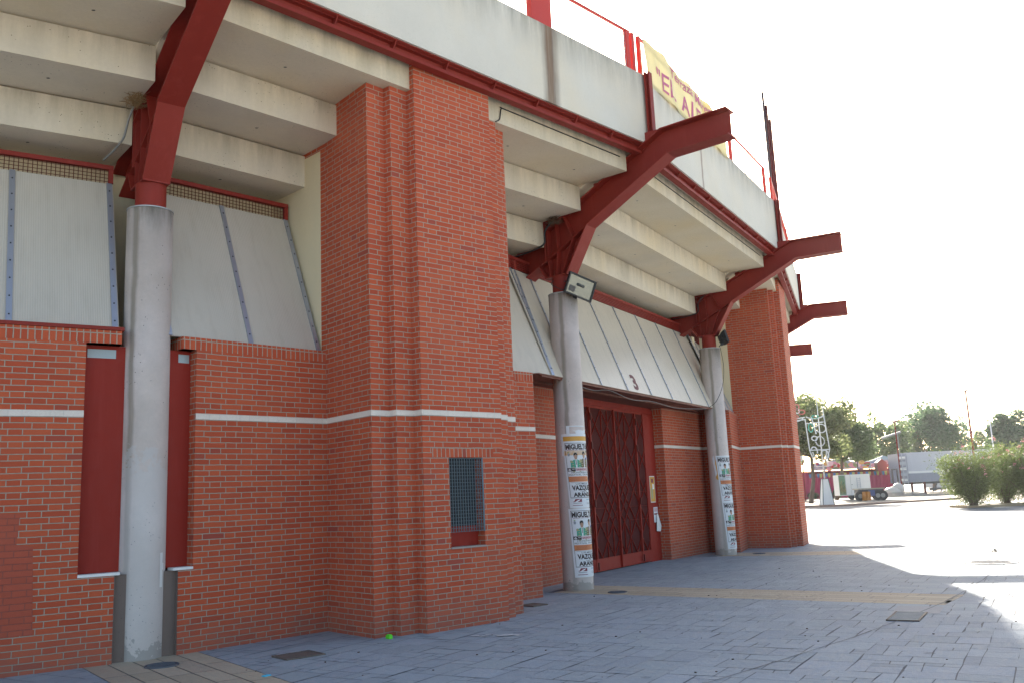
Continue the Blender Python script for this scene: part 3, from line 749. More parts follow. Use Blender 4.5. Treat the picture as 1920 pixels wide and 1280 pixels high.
def sheet(name, xs, ys, z, mats, fz=gz):
    m = M()
    for i in range(len(xs) - 1):
        for j in range(len(ys) - 1):
            p = [(xs[i], ys[j]), (xs[i + 1], ys[j]), (xs[i + 1], ys[j + 1]), (xs[i], ys[j + 1])]
            m.face([(x, y, fz(y) + z) for x, y in p])
    o = m.build(name, mats); o['kind'] = 'structure'; return o
sheet('ground', [-340, 340], [-340, 24, 190, 340], -.012, MPLAZA)
sheet('dirt_lot', [-60, 70], [54, 190], -.004, MDIRT)

# stamped paving: random ashlar stones on a 15 cm grid, cut by tan bands that run out from the columns
OC = V2(-23.333, 32.859)
pt_, pn_ = BB.t, BB.n
random.seed(11)
U = .125; NU, NV = 310, 236
org = V2(1.0, 9.0) - pt_ * 14.7 - pn_ * 10.85
occ = set(); stones = []
shapes = [(3, 2), (4, 2), (2, 2), (3, 3), (2, 1), (3, 1), (1, 2), (2, 3), (4, 1), (1, 1)]
wts = [6, 6, 4, 3, 3, 2, 2, 3, 3, 2]
def inside_region(x, y):
    return (V2(x, y) - OC)  .length > 29.2 and y > 1.2 and y < 56 and x < 21 + y * .1 and (y > 3 or x > -9)
for j in range(NV):
    for i in range(NU):
        if (i, j) in occ: continue
        c = org + pt_ * (U * i) + pn_ * (U * j)
        if not inside_region(c.x, c.y): continue
        for tr in range(5):
            sw, sh = random.choices(shapes, wts)[0]
            if all((i + a, j + b) not in occ for a in range(sw) for b in range(sh)): break
        else: sw = sh = 1
        for a in range(sw):
            for b in range(sh): occ.add((i + a, j + b))
        stones.append((i, j, sw, sh))
bands = []
for ci in (1, 2, 3, 4, 5):
    r = radial(ci)
    if ci == 2: r = dirv(-53)
    bands.append((COLS[ci], r, V2(-r.y, r.x)))
def clip_half(poly, p, nrm, keep):
    out = []
    for a, b in zip(poly, poly[1:] + poly[:1]):
        da, db = (a - p).dot(nrm) * keep, (b - p).dot(nrm) * keep
        if da >= 0: out.append(a)
        if (da >= 0) != (db >= 0): out.append(a + (b - a) * (da / (da - db)))
    return out
HWB = .55
mg = M(); mt = M(); jig = {}
def jitter(i, j):
    if (i, j) not in jig: jig[(i, j)] = (random.uniform(-.011, .011), random.uniform(-.011, .011))
    a, b = jig[(i, j)]; return org + pt_ * (U * i + a) + pn_ * (U * j + b)
def emit(m, poly, tint):
    if len(poly) < 3: return
    ar = sum(a.x * b.y - b.x * a.y for a, b in zip(poly, poly[1:] + poly[:1])) / 2
    if abs(ar) < .0006: return
    c = V2(sum(p.x for p in poly) / len(poly), sum(p.y for p in poly) / len(poly))
    q = []
    for p in poly:
        d = p - c; L = d.length; q.append(c + d * (1 - .0055 / max(L, .03)))
    if ar < 0: q.reverse()
    m.face([(p.x, p.y, gz(p.y) + .0) for p in q], None, 0, False, (tint, tint * random.uniform(.985, 1.0), tint * random.uniform(.96, 1.0), 1))
for (i, j, sw, sh) in stones:
    poly = [jitter(i, j), jitter(i + sw, j), jitter(i + sw, j + sh), jitter(i, j + sh)]
    c = (poly[0] + poly[2]) / 2; tint = random.uniform(.93, 1.04)
    if random.random() < .03: tint *= .9
    done = False
    for (bc, br, bn) in bands:
        s = (c - bc).dot(br); d = (c - bc).dot(bn)
        if -.2 < s < 5.35 and abs(d) < HWB + .6:
            rest = clip_half(poly, bc + br * 5.36, br, 1)
            if abs(d) < HWB + .3 and len(rest) > 2: emit(mg, clip_half(clip_half(rest, bc + bn * HWB, bn, -1), bc - bn * HWB, bn, 1), tint)
            inner = clip_half(clip_half(poly, bc + bn * HWB, bn, -1), bc - bn * HWB, bn, 1)
            o1 = clip_half(poly, bc + bn * HWB, bn, 1); o2 = clip_half(poly, bc - bn * HWB, bn, -1)
            emit(mg, o1, tint); emit(mg, o2, tint); done = True
            break
    if not done: emit(mg, poly, tint)
# tan bands: long planks along the band
for (bc, br, bn) in bands:
    rows = 5; rw = 2 * HWB / rows
    for k in range(rows):
        s = -.1
        while s < 5.35:
            L = random.choice((.45, .6, .75, 1.1, 1.5)); e = min(s + L, 5.36)
            p = lambda a, b: bc + br * a + bn * (-HWB + b)
            emit(mt, [p(s, rw * k + .004), p(s, rw * (k + 1) - .004), p(e, rw * (k + 1) - .004), p(e, rw * k + .004)], random.uniform(.88, 1.06)); s = e
pv = mg.build('paving', MTILE, merge=False); pv['kind'] = 'structure'
pb = mt.build('paving_band', MTAN, merge=False); pb['kind'] = 'structure'
m = M(); q = []
for i in range(60): pass
for (x0, x1, y0, y1) in ((-12, 24, 1, 24), (-5, 26, 24, 56)):
    m.face([(x0, y0, gz(y0) - .006), (x1, y0, gz(y0) - .006), (x1, y1, gz(y1) - .006), (x0, y1, gz(y1) - .006)])
o = m.build('paving_joints', MJOINT); o['kind'] = 'structure'
# saw-cut expansion joint curving around the building
m = M(); pj = []
for k in range(90):
    a = R(-62 + k * .75); r_ = 35.75 + random.uniform(-.012, .012); pj.append((OC.x + r_ * math.cos(a), OC.y + r_ * math.sin(a), r_))
for (x, y, r_), (x2, y2, r2) in zip(pj[:-1], pj[1:]):
    d = V2(x2 - x, y2 - y); nn = V2(-d.y, d.x).normalized() * random.uniform(.004, .010)
    m.face([(x - nn.x, y - nn.y, gz(y) + .004), (x + nn.x, y + nn.y, gz(y) + .004), (x2 + nn.x, y2 + nn.y, gz(y2) + .004), (x2 - nn.x, y2 - nn.y, gz(y2) + .004)][::-1])
o = m.build('expansion_joint', MJOINT); o['kind'] = 'structure'

# ------------------------------------------------------------------ covers and drains
MIRON = paint('cast_iron', (.10, .11, .13), .5, .2, (.16, .10, .06))
MRUST = paint('rusty_iron', (.16, .13, .11), .7, .4, (.20, .10, .05))
def disc_cover(x, y, r, label, yawed=0):
    m = M(); n = 32; z = gz(y)
    for k in range(n):
        a0, a1 = 2 * math.pi * k / n, 2 * math.pi * (k + 1) / n
        for (ra, rb, za, zb) in ((0, r * .86, .010, .010), (r * .86, r * .90, .010, .004), (r * .90, r * .93, .004, .012), (r * .93, r, .012, .012), (r, r + .002, .012, 0)):
            p = lambda a, rr, zz: (x + rr * math.cos(a), y + rr * math.sin(a), z + zz)
            if ra == 0: m.face([p(a0, rb, zb), p(a1, rb, zb), (x, y, z + za)])
            else: m.face([p(a0, ra, za), p(a0, rb, zb), p(a1, rb, zb), p(a1, ra, za)])
    for k in range(-4, 5):
        hw = math.sqrt(max(.001, (r * .8) ** 2 - (k * r * .17) ** 2))
        m.box(x - hw, x + hw, y + k * r * .17 - .004, y + k * r * .17 + .004, z + .0102, z + .014)
    o = m.build('manhole_cover', MIRON, loc=(x, y, z)); return tag(o, label, 'manhole cover', 'iron covers in the paving')
disc_cover(-3.42, 8.83, .155, 'small round iron cover in the tan strip by the near column')
disc_cover(1.38, 13.61, .14, 'small round iron cover in the tan strip by the poster column beside the gate')
disc_cover(5.25, 20.45, .14, 'small round iron cover in the tan strip by the column beyond the gate')
disc_cover(7.95, 15.75, .42, 'large round cover in the sunlit paving at right')
def rect_cover(cx, cy, hw, hh, ang, label, mm=None, bars=False):
    z = gz(cy); ca, sa = math.cos(ang), math.sin(ang)
    f = lambda a, b, c: (cx + a * ca - b * sa, cy + a * sa + b * ca, z + c)
    root = empty('drain_cover', (cx, cy, z), label, 'drain cover', 'rectangular covers in the paving')
    m = M(); 
    for q in ((-hw, hw, -hh, -hh + .02), (-hw, hw, hh - .02, hh), (-hw, -hw + .02, -hh + .02, hh - .02), (hw - .02, hw, -hh + .02, hh - .02)): m.box(*q, -.003, .014, f)
    m.build('frame', mm or MRUST, root)
    m = M(); m.box(-hw + .02, hw - .02, -hh + .02, hh - .02, .0005, .004 if bars else .010, f, 0); m.build('plate', plain('grate_bed', (.22, .23, .24), .8) if bars else (mm or MRUST), root)
    if bars:
        m = M(); k = 9
        for i in range(k):
            b_ = -hh + .03 + (2 * hh - .06) * i / (k - 1); m.box(-hw + .02, hw - .02, b_ - .010, b_ + .010, .005, .015, f)
        m.build('grate', paint('worn_grate', (.34, .35, .35), .6, .2), root)
rect_cover(-2.19, 9.06, .20, .17, R(40), 'brown square iron cover in the grey paving before the near wall')
rect_cover(.13, 12.42, .14, .14, R(45), 'dark square iron cover tucked behind the near brick pier')
rect_cover(4.03, 9.87, .16, .34, math.atan2(BB.n.y, BB.n.x), 'slotted rain grate in the shaded paving at right', bars=True)
m = M(); m.face([(x, y, .003) for x, y in ((4.0, 10.2), (4.3, 10.75), (4.72, 10.52), (4.42, 9.98))][::-1]); o = m.build('cement_patch', ground_mat('cement', (.38, .385, .39), (.31, .32, .33), (.36, .35, .33))); o['kind'] = 'structure'

# ------------------------------------------------------------------ litter
def litter(name, label, cat, x, y, s, col, h=.02, group=None):
    m = M(); r = random.Random(int(x * 991)); a = r.uniform(0, 3); f = lambda p, q, z: (x + p * math.cos(a) - q * math.sin(a), y + p * math.sin(a) + q * math.cos(a), gz(y) + z)
    m.box(-s, s, -s * .6, s * .6, .001, h * .8, f); m.box(-s * .8, s * .6, -s * .5, s * .4, h * .8 + .0005, h, f)
    o = m.build(name, plain(name + '_colour', col, .5), loc=(x, y, gz(y))); tag(o, label, cat, group)
litter('plastic_cap', 'bright green plastic scrap at the foot of the near brick pier', 'litter', -1.44, 10.06 - .12, .035, (.12, .70, .03), .045)
litter('paper_scrap', 'small sky blue paper scrap on the tan strip', 'litter', -2.22, 8.05, .035, (.05, .45, .65), .012)
MSTAIN = ground_mat('whitish_stain', (.62, .62, .62), (.5, .5, .5), (.6, .6, .58))
m = M(); r = random.Random(3)
for k in range(14):
    cx, cy = -.30 + r.gauss(0, .10), 9.82 + r.gauss(0, .05); n = 7; rr = r.uniform(.008, .045)
    m.face([(cx + rr * 1.6 * math.cos(2 * math.pi * i / n) * r.uniform(.6, 1.2), cy + rr * math.sin(2 * math.pi * i / n) * r.uniform(.6, 1.2), .004 + k * .0003) for i in range(n)])
o = m.build('paint_splash', MSTAIN, merge=False); tag(o, 'white splash of dried paint on the paving before the near pier', 'paint stain')
m = M(); r = random.Random(5)
for k in range(150):
    y = r.uniform(6.2, 17); x = r.uniform(-3.2, 6) * y / 10
    if (V2(x, y) - OC).length < 31.3: continue
    s = r.uniform(.003, .010); a = r.uniform(0, 3)
    m.box(-s, s, -s * .6, s * .6, .003, .003 + s * .6, lambda p, q, z: (x + p * math.cos(a) - q * math.sin(a), y + p * math.sin(a) + q * math.cos(a), gz(y) + z))
o = m.build('dirt_crumbs', plain('crumb_brown', (.08, .05, .035), .9)); tag(o, 'tiny dark crumbs and seeds scattered on the paving', 'debris', kind='stuff')

# ------------------------------------------------------------------ floodlights
MGLASS_L = mat('lamp_reflector', (.22, .23, .20), .2, .6)[0]
def floodlight(base, face_dir, label, up=.0, roll=0.0, sc=1.0):
    root = empty('floodlight', base, label, 'floodlight', 'floodlights on the columns')
    fz_ = Vector(face_dir).normalized(); x_ = fz_.cross(Vector((0, 0, 1))).normalized(); y_ = x_.cross(fz_).normalized()
    q_ = Matrix.Rotation(roll, 3, fz_); x_ = q_ @ x_ * sc; y_ = q_ @ y_ * sc
    c = Vector(base) + Vector((0, 0, .13 + up)) + fz_ * .15
    f = lambda a, b, d: c + x_ * a + y_ * b + fz_ * d
    m = M()
    fr = [(-.21, -.13), (.21, -.13), (.21, .13), (-.21, .13)]; bk = [(-.12, -.07), (.12, -.07), (.12, .07), (-.12, .07)]
    for i in range(4):
        j = (i + 1) % 4; m.face([f(*fr[i], 0), f(*fr[j], 0), f(*bk[j], -.13), f(*bk[i], -.13)])
    m.face([f(*p, -.13) for p in bk][::-1]); 
    for q in ((-.225, .225, -.145, -.125), (-.225, .225, .125, .145), (-.225, -.205, -.125, .125), (.205, .225, -.125, .125)): m.box(*q, -.02, .025, f)
    m.build('housing', MBLK, root)
    m = M(); m.box(-.205, .205, -.125, .125, -.004, .004, f); m.build('glass', MGLASS_L, root)
    m = M(); m.tube([f(-.05, .02, .008), f(.06, .02, .008)], .022, 10); m.box(.07, .17, -.10, -.02, .0045, .009, f); m.build('lamp_tube', plain('lamp_dark', (.05, .05, .05), .3), root)
    m = M(); m.beam(Vector(base), f(0, -.10, -.10), .04, .02); m.beam(f(-.235, 0, -.05), f(.235, 0, -.05), .02, .012); m.box(-.03, .03, -.16, -.07, -.14, -.06, f); m.build('yoke', MBLK, root)
b2 = Vector((c2.x + .20, c2.y - .10, 4.66)); floodlight(b2, (.50, -.85, -.22), 'black floodlight with its glass facing out, on the column left of the gate number', -.05, R(-15), 1.2)
b3 = Vector((c3.x + .20, c3.y - .12, 4.67)); floodlight(b3, (.95, -.05, .25), 'black floodlight seen side on, on the column beyond the gate', .04)

# ------------------------------------------------------------------ cables
def cable(name, pts, r, mm, label, cat='cable', group='cables on the building'):
    m = M(); P = [Vector(p) for p in pts]; Q = []
    for i in range(len(P) - 1):
        p0, p1, p2, p3 = P[max(i - 1, 0)], P[i], P[i + 1], P[min(i + 2, len(P) - 1)]
        for k in range(6):
            t = k / 6; Q.append(.5 * ((2 * p1) + (-p0 + p2) * t + (2 * p0 - 5 * p1 + 4 * p2 - p3) * t * t + (-p0 + 3 * p1 - 3 * p2 + p3) * t ** 3))
    Q.append(P[-1]); m.tube(Q, r, 6); tag(m.build(name, mm, loc=P[0]), label, cat, group)
cable('cable', [BA.P(3.98, 1.445, 6.34), BA.P(4.06, 1.445, 6.40), BA.P(4.10, 1.445, 6.56), BA.P(4.2, 1.442, 6.57), BA.P(5.4, 1.44, 6.555), BA.P(6.7, 1.44, 6.54)], .008, MBLK, 'thin black cable clipped along the top slab from the near pier to the bracket')
cable('cable', [BB.P(.35, 1.44, 6.56), BB.P(3, 1.44, 6.555), BB.P(5, 1.44, 6.56), BB.P(7.0, 1.44, 6.55)], .008, MBLK, 'thin black cable clipped along the top slab above the gate')
r1, r2, r3 = radial(2), radial(3), radial(4)
def RP(i, s, w_, z):
    r = radial(i); q = COLS[i] + r * s + V2(-r.y, r.x) * w_; return Vector((q.x, q.y, z))
cable('conduit', [RP(2, .10, -.19, 5.89), RP(2, -.10, -.22, 5.72), RP(2, -.13, -.26, 5.50), RP(2, -.30, -.30, 5.41), RP(2, -.52, -.36, 5.34)], .013, MGRC, 'grey conduit drooping beside the near bracket')
cable('cable', [RP(3, .02, -.18, 5.87), RP(3, -.12, -.24, 5.70), RP(3, -.14, -.26, 5.48), RP(3, -.40, -.24, 5.42), RP(3, -.80, -.2, 5.40)], .016, MBLK, 'black cable sagging beside the bracket left of the gate')
cable('cable', [RP(4, .02, -.18, 5.87), RP(4, -.12, -.25, 5.70), RP(4, -.14, -.27, 5.48), RP(4, -.40, -.25, 5.42), RP(4, -.80, -.2, 5.40)], .014, MBLK, 'black cable sagging beside the bracket right of the gate')
cable('wire', [b3 + Vector((.02, -.02, -.02)), b3 + Vector((.03, -.15, -.5)), BB.P(7.1, .30, 3.75), BB.P(6.85, .22, 3.4), BB.P(6.72, .07, 3.24)], .006, MBLK, 'thin dark wire hanging from the far floodlight to the canopy corner')
cable('wire', [BB.P(.3, .0, 3.20), BB.P(1.0, -.02, 3.17), BB.P(1.6, .0, 3.215), BB.P(2.6, -.02, 3.13), BB.P(3.6, -.02, 3.165), BB.P(4.8, -.02, 3.12), BB.P(5.9, .0, 3.17), BB.P(6.7, .02, 3.22)], .005, MGRC, 'thin pale wire looping under the canopy front')
cable('wire', [b2 + Vector((-.05, 0, 0)), b2 + Vector((-.15, -.16, -.02)), b2 + Vector((-.38, -.14, .10)), RP(3, -.05, -.17, 4.86)], .006, MBLK, 'thin black wire curled round the steel collar left of the gate')
# bird nests wedged on the brackets
MST = plain('dry_straw', (.30, .19, .09), .9)
def nest(c, label, mm):
    m = M(); r = random.Random(int(c.x * 50)); 
    for k in range(150):
        a = r.uniform(0, 6.28); rr = r.uniform(.02, .11); p = c + Vector((math.cos(a) * rr, math.sin(a) * rr, r.uniform(-.05, .05)))
        d = Vector((r.gauss(0, 1), r.gauss(0, 1), r.gauss(0, .5))).normalized() * r.uniform(.04, .09); m.beam(p - d, p + d, .003, .003)
    tag(m.build('bird_nest', mm, merge=False, loc=c), label, 'bird nest', 'bird nests on the brackets')
nest(RP(2, .10, -.20, 5.86), 'straw bird nest wedged on the near bracket', MST)
nest(RP(3, .02, -.17, 5.86), 'dark straw bird nest wedged on the bracket left of the gate', plain('dark_straw', (.12, .08, .05), .9))

# ------------------------------------------------------------------ posters
MPAPER = paint('poster_paper', (.72, .74, .76), .6, .06, (.55, .55, .55))
PC = {k: plain('ink_' + k, v, .6) for k, v in dict(black=(.035, .018, .018), maroon=(.22, .03, .05), orange=(.62, .22, .07), green=(.06, .33, .22), brown=(.16, .12, .07), skin=(.42, .25, .17), hair=(.02, .018, .018), pink=(.60, .40, .42), grey=(.30, .33, .36), lime=(.18, .38, .08), amber=(.62, .32, .05), white=(.78, .78, .78), blue=(.05, .07, .28), teal=(.35, .50, .55), khaki=(.38, .36, .18)).items()}
INK = list(PC); 
class Wrap:
    """poster wrapped on a column: x along the arc from its left edge, y down from its top edge"""
    def __init__(s, ci, ang0, ztop, w_, h_, tilt=0.0, rbase=.0):
        push = radial(ci) * (.02 if ci in (1, 2) else 0)
        s.c = COLS[ci] + push; s.a0 = ang0; s.z = ztop; s.w = w_; s.h = h_; s.tilt = tilt; s.rb = rbase; s.m = M()
    def f(s, x, y, d=0):
        X = x * s.w; Y = y * s.h; X2 = X + Y * s.tilt; r = CR + .003 + s.rb + d
        a = s.a0 + X2 / CR
        return (s.c.x + r * math.cos(a), s.c.y + r * math.sin(a), s.z - Y)
    def rect(s, x0, x1, y0, y1, mi, d=.0, nseg=None):
        n = nseg or max(1, int(math.ceil((x1 - x0) * s.w / .02)))
        for i in range(n):
            a, b = x0 + (x1 - x0) * i / n, x0 + (x1 - x0) * (i + 1) / n
            s.m.face([s.f(a, y1, d), s.f(b, y1, d), s.f(b, y0, d), s.f(a, y0, d)], None, mi)
    def poly(s, pts, mi, d):
        x0 = min(q[0] for q in pts); x1 = max(q[0] for q in pts); st = .022 / s.w; n = max(1, int(math.ceil((x1 - x0) / st)))
        P_ = [V2(*q) for q in pts]
        for i in range(n):
            q = clip_half(P_, V2(x0 + (x1 - x0) * i / n, 0), V2(1, 0), 1); 
            if len(q) > 2: q = clip_half(q, V2(x0 + (x1 - x0) * (i + 1) / n, 0), V2(1, 0), -1)
            if len(q) > 2: s.m.face([s.f(v.x, v.y, d) for v in q][::-1], None, mi)
    def ell(s, cx, cy, rx, ry, mi, d, n=14): s.poly([(cx + rx * math.cos(2 * math.pi * k / n), cy + ry * math.sin(2 * math.pi * k / n)) for k in range(n)], mi, d)
    def text(s, t, x0, x1, ybase, hgt, mi, d=.0012, off=.012):
        vs, fs = text_mesh(t, 1.0, off); 
        if not vs: return
        xa = min(v[0] for v in vs); xb = max(v[0] for v in vs); yb = max(v[1] for v in vs)
        kx = (x1 - x0) / (xb - xa); ky = hgt / yb
        for fc in fs: s.poly([(x0 + (vs[i][0] - xa) * kx, ybase - vs[i][1] * ky) for i in fc], mi, d)
MI = {k: i + 1 for i, k in enumerate(INK)}
def bull_poster(ci, ang0, ztop, tilt, label, rb=.0, torn=False):
    w_ = Wrap(ci, ang0, ztop, .61, 1.03, tilt, rb); w_.rect(0, 1, 0, 1, 0, 0)
    bl, A_ = MI['black'], .0009
    for q in ((.05, .95, .03, .037), (.05, .95, .845, .852), (.05, .058, .037, .845), (.942, .95, .037, .845)): w_.rect(*q, bl, A_)
    w_.text('MIGUELTURRA', .07, .97, .125, .078, MI['black'], .0012, .045)
    w_.text('PLAZA DE TOROS', .1, .6, .145, .012, MI['maroon'])
    # printed photograph of four figures
    w_.ell(.13, .205, .03, .025, MI['grey'], A_); w_.rect(.11, .15, .165, .175, MI['lime'], A_)
    for (cx, top, jk, hh, tie) in ((.30, .185, 'green', 0, 'hair'), (.55, .17, 'brown', 0, 'maroon'), (.72, .145, 'blue', 0, 'white'), (.84, .20, 'khaki', 0, 'black')):
        dd = .001 + (.0003 if jk in ('green', 'brown') else 0)
        w_.poly([(cx - .15, .40), (cx - .14, top + .13), (cx - .06, top + .10), (cx, top + .085), (cx + .06, top + .10), (cx + .13, top + .13), (cx + .13, .40)], MI[jk], dd)
        w_.poly([(cx - .03, top + .09), (cx + .03, top + .09), (cx + .015, .40), (cx - .015, .40)], MI['white'], dd + .0001)
        w_.poly([(cx - .008, top + .10), (cx + .008, top + .10), (cx + .008, .36), (cx - .008, .36)], MI[tie], dd + .0002)
        if jk in ('green', 'brown'):
            for k in range(5):
                for sgn in (-1, 1): w_.ell(cx + sgn * .085, top + .135 + k * .035, .025, .008, MI['khaki'], dd + .0002, 8)
            for sgn in (-1, 1): w_.ell(cx + sgn * .125, top + .125, .03, .02, MI['khaki'], dd + .0002, 8)
        w_.ell(cx, top + .055, .042, .042, MI['skin'], dd + .0003)
        w_.poly([(cx - .05, top + .055), (cx - .05, top + .01), (cx - .02, top - .01), (cx + .03, top - .008), (cx + .052, top + .02), (cx + .05, top + .055), (cx + .035, top + .028), (cx - .03, top + .028)], MI['hair'], dd + .0004)
    w_.rect(.06, .26, .405, .455, bl, .0018); w_.text('6', .08, .15, .447, .034, MI['white'], .0022, .02); w_.text('SEP', .17, .25, .43, .014, MI['white'], .0022)
    w_.rect(.27, .60, .41, .45, MI['pink'], .0018); w_.text('SABADO', .285, .585, .443, .026, MI['maroon'], .0022, .01)
    w_.ell(.72, .42, .10, .045, MI['maroon'], .0018, 20); w_.ell(.72, .42, .092, .040, MI['pink'], .002, 20); w_.text('13', .67, .77, .442, .045, bl, .0023, .01)
    w_.text('MONUMENTAL', .15, .72, .487, .024, bl, .0012, .0); w_.text('FESTIVAL TAURINO', .08, .80, .520, .024, bl, .0012, .0)
    w_.rect(.06, .66, .532, .612, MI['orange'], .0012)
    for k in range(5): w_.rect(.09 + .03 * (k % 2), .62 - .04 * (k % 3), .542 + k * .0138, .546 + k * .0138, MI['maroon'], .0016)
    w_.text('RUIZ', .68, .92, .608, .062, bl, .0012, .02)
    w_.rect(.10, .90, .622, .625, bl, .0012)
    w_.text('LUIS MIGUEL', .22, .62, .655, .022, bl, .0012, .01); w_.text('VAZQUEZ', .11, .76, .735, .070, bl, .0012, .045); w_.ell(.785, .703, .014, .009, bl, .0012); w_.text('RUIZ', .82, .93, .735, .068, bl, .0012, .02)
    w_.text('CARLOS', .32, .55, .768, .016, bl, .0012, .0); w_.text('ARANDA', .13, .76, .832, .060, bl, .0012, .045); w_.ell(.785, .803, .014, .009, bl, .0012); w_.text('EL', .83, .93, .832, .058, bl, .0012, .02)
    w_.rect(.10, .33, .868, .912, MI['maroon'], .0012); w_.poly([(.14, .912), (.22, .885), (.30, .872), (.26, .895), (.20, .912)], MI['white'], .0016); w_.poly([(.10, .868), (.16, .868), (.13, .90), (.10, .905)], MI['white'], .0016)
    w_.rect(.10, .32, .925, .934, MI['grey'], .0012); w_.rect(.08, .34, .958, .966, MI['maroon'], .0012)
    w_.rect(.48, .80, .868, .890, MI['teal'], .0012); w_.text('Globalcaja', .48, .84, .948, .030, MI['grey'], .0012, .0); w_.ell(.86, .93, .018, .012, MI['lime'], .0014)
    o = w_.m.build('festival_poster', [MPAPER] + [PC[k] for k in INK], merge=False, loc=(w_.c.x, w_.c.y, ztop)); tag(o, label, 'poster', 'festival posters')
def face_ang(ci): return math.atan2(-COLS[ci].y, -COLS[ci].x)
fa2, fa3 = face_ang(3), face_ang(4)
bull_poster(3, fa2 - .58, 2.262, .07, 'bullfight poster with green-jacketed figure, upper of two on the column left of the gate', .001)
bull_poster(3, fa2 - .40, 1.222, .05, 'bullfight poster with green-jacketed figure, lower of two on the column left of the gate', .0045)
bull_poster(4, fa3 - .28, 2.18, .06, 'bullfight poster, upper of two on the column beyond the gate', .002)
bull_poster(4, fa3 - .02, 1.16, .05, 'bullfight poster, lower of two on the column beyond the gate', .0055)
# older posters under them
w_ = Wrap(3, fa2 - .68, 2.375, .60, .34, .02, -.001); w_.rect(0, 1, 0, 1, 0, 0); w_.rect(.06, .98, .12, .98, MI['amber'], .0008)
w_.text('Corrida', .2, .9, .62, .22, MI['black'], .0012, .0)
tag(w_.m.build('old_poster', [MPAPER] + [PC[k] for k in INK], merge=False, loc=(w_.c.x, w_.c.y, w_.z)), 'orange old poster peeking out above the bullfight posters left of the gate', 'poster', 'old orange posters')
w_ = Wrap(4, fa3 - .62, 2.12, .46, 1.35, .10, -.0005)
rg = [(.02, .18), (.10, .10), (.16, .02), (.30, .0), (.9, .0), (.9, 1.0), (.60, 1.0), (.55, .85), (.50, .70), (.42, .60), (.44, .52), (.30, .46), (.20, .36), (.04, .34)]
w_.poly(rg, MI['amber'], 0); w_.text('ALE', .30, .62, .30, .04, MI['blue'], .0012, .02); w_.text('AR', .38, .58, .44, .035, MI['blue'], .0012, .02)
w_.text('feria', .2, .5, .20, .03, MI['white'], .0012)
w_.poly([(.0, .0), (.10, -.06), (.12, .25), (.03, .30)], 0, .0012); w_.poly([(.20, .5), (.34, .52), (.36, .66), (.26, .70)], 0, .0012)
tag(w_.m.build('old_poster', [MPAPER] + [PC[k] for k in INK], merge=False, loc=(w_.c.x, w_.c.y, w_.z)), 'torn orange poster left of the bullfight posters on the column beyond the gate', 'poster', 'old orange posters')
# tape scraps
w_ = Wrap(3, fa2 - .26, 2.50, .32, .14, .0, .001); 
for q in ((0, 1, 0, .12), (0, .16, .12, 1), (.3, 1, .55, .62)): w_.rect(*q, 0, 0)
w_.poly([(.4, .6), (.6, .45), (.9, .55), (1.2, .4), (1.1, .8), (.8, 1.0), (.5, .95)], 0, .001)
tag(w_.m.build('tape_scrap', [MPAPER], merge=False, loc=(w_.c.x, w_.c.y, w_.z)), 'torn white tape on the column above the posters left of the gate', 'tape', 'tape scraps')
for k, (da, z, hh, lb) in enumerate(((-1.30, 1.42, .10, 'short curl of white tape on the left edge of the near column'), (.86, 1.02, .34, 'long strip of white tape down the right edge of the near column'))):
    w_ = Wrap(2, face_ang(2) + da, z, .04, hh, .12 if k == 0 else 0, .0); w_.rect(0, 1, 0, 1, 0, 0); w_.rect(.1, 1.4, .3, .5, 0, .002)
    tag(w_.m.build('tape_scrap', [MWHT], merge=False, loc=(w_.c.x, w_.c.y, w_.z)), lb, 'tape', 'tape scraps')
# flyers on the gate's right jamb
def flyer(t0, t1, z0, z1, cols, label):
    m = M(); d = DN + .002; h_ = (z1 - z0)
    bbox(m, BB, t0, t1, d, d + .002, z0, z1, 0)
    for k, (a, b, c, e, mi) in enumerate(cols): bbox(m, BB, t0 + (t1 - t0) * a, t0 + (t1 - t0) * b, d + .0021, d + .003 + .0003 * k, z1 - h_ * e, z1 - h_ * c, mi)
    tag(m.build('flyer', [MPAPER] + [PC[k] for k in INK], loc=BB.P(t0, d, z0)), label, 'flyer', 'flyers on the gate jamb')
flyer(5.44, 5.72, 1.22, 1.78, [(.05, .95, .03, .97, MI['amber']), (.3, .7, .1, .25, MI['maroon']), (.2, .55, .45, .85, MI['khaki']), (.5, .8, .3, .5, MI['white'])], 'golden illustrated flyer on the red jamb right of the gate')
flyer(5.56, 5.78, .80, 1.12, [(.1, .9, .05, .3, MI['pink']), (.1, .9, .4, .5, MI['maroon'])], 'small white notice on the red jamb under the golden flyer')
m = M(); P0 = lambda t, z, d=.03: BB.P(t, DN + d, z)
m.face([P0(5.60, .62), P0(5.82, .60), P0(5.80, .72, .06), P0(5.70, .98, .04), P0(5.66, .97)]); m.face([P0(5.60, .62, .028), P0(5.66, .97, .03), P0(5.70, .98, .036), P0(5.80, .72, .05), P0(5.82, .60, .028)])
tag(m.build('torn_paper', MWHT, merge=False, loc=P0(5.66, .97)), 'torn white sheet hanging from the notice right of the gate', 'paper')

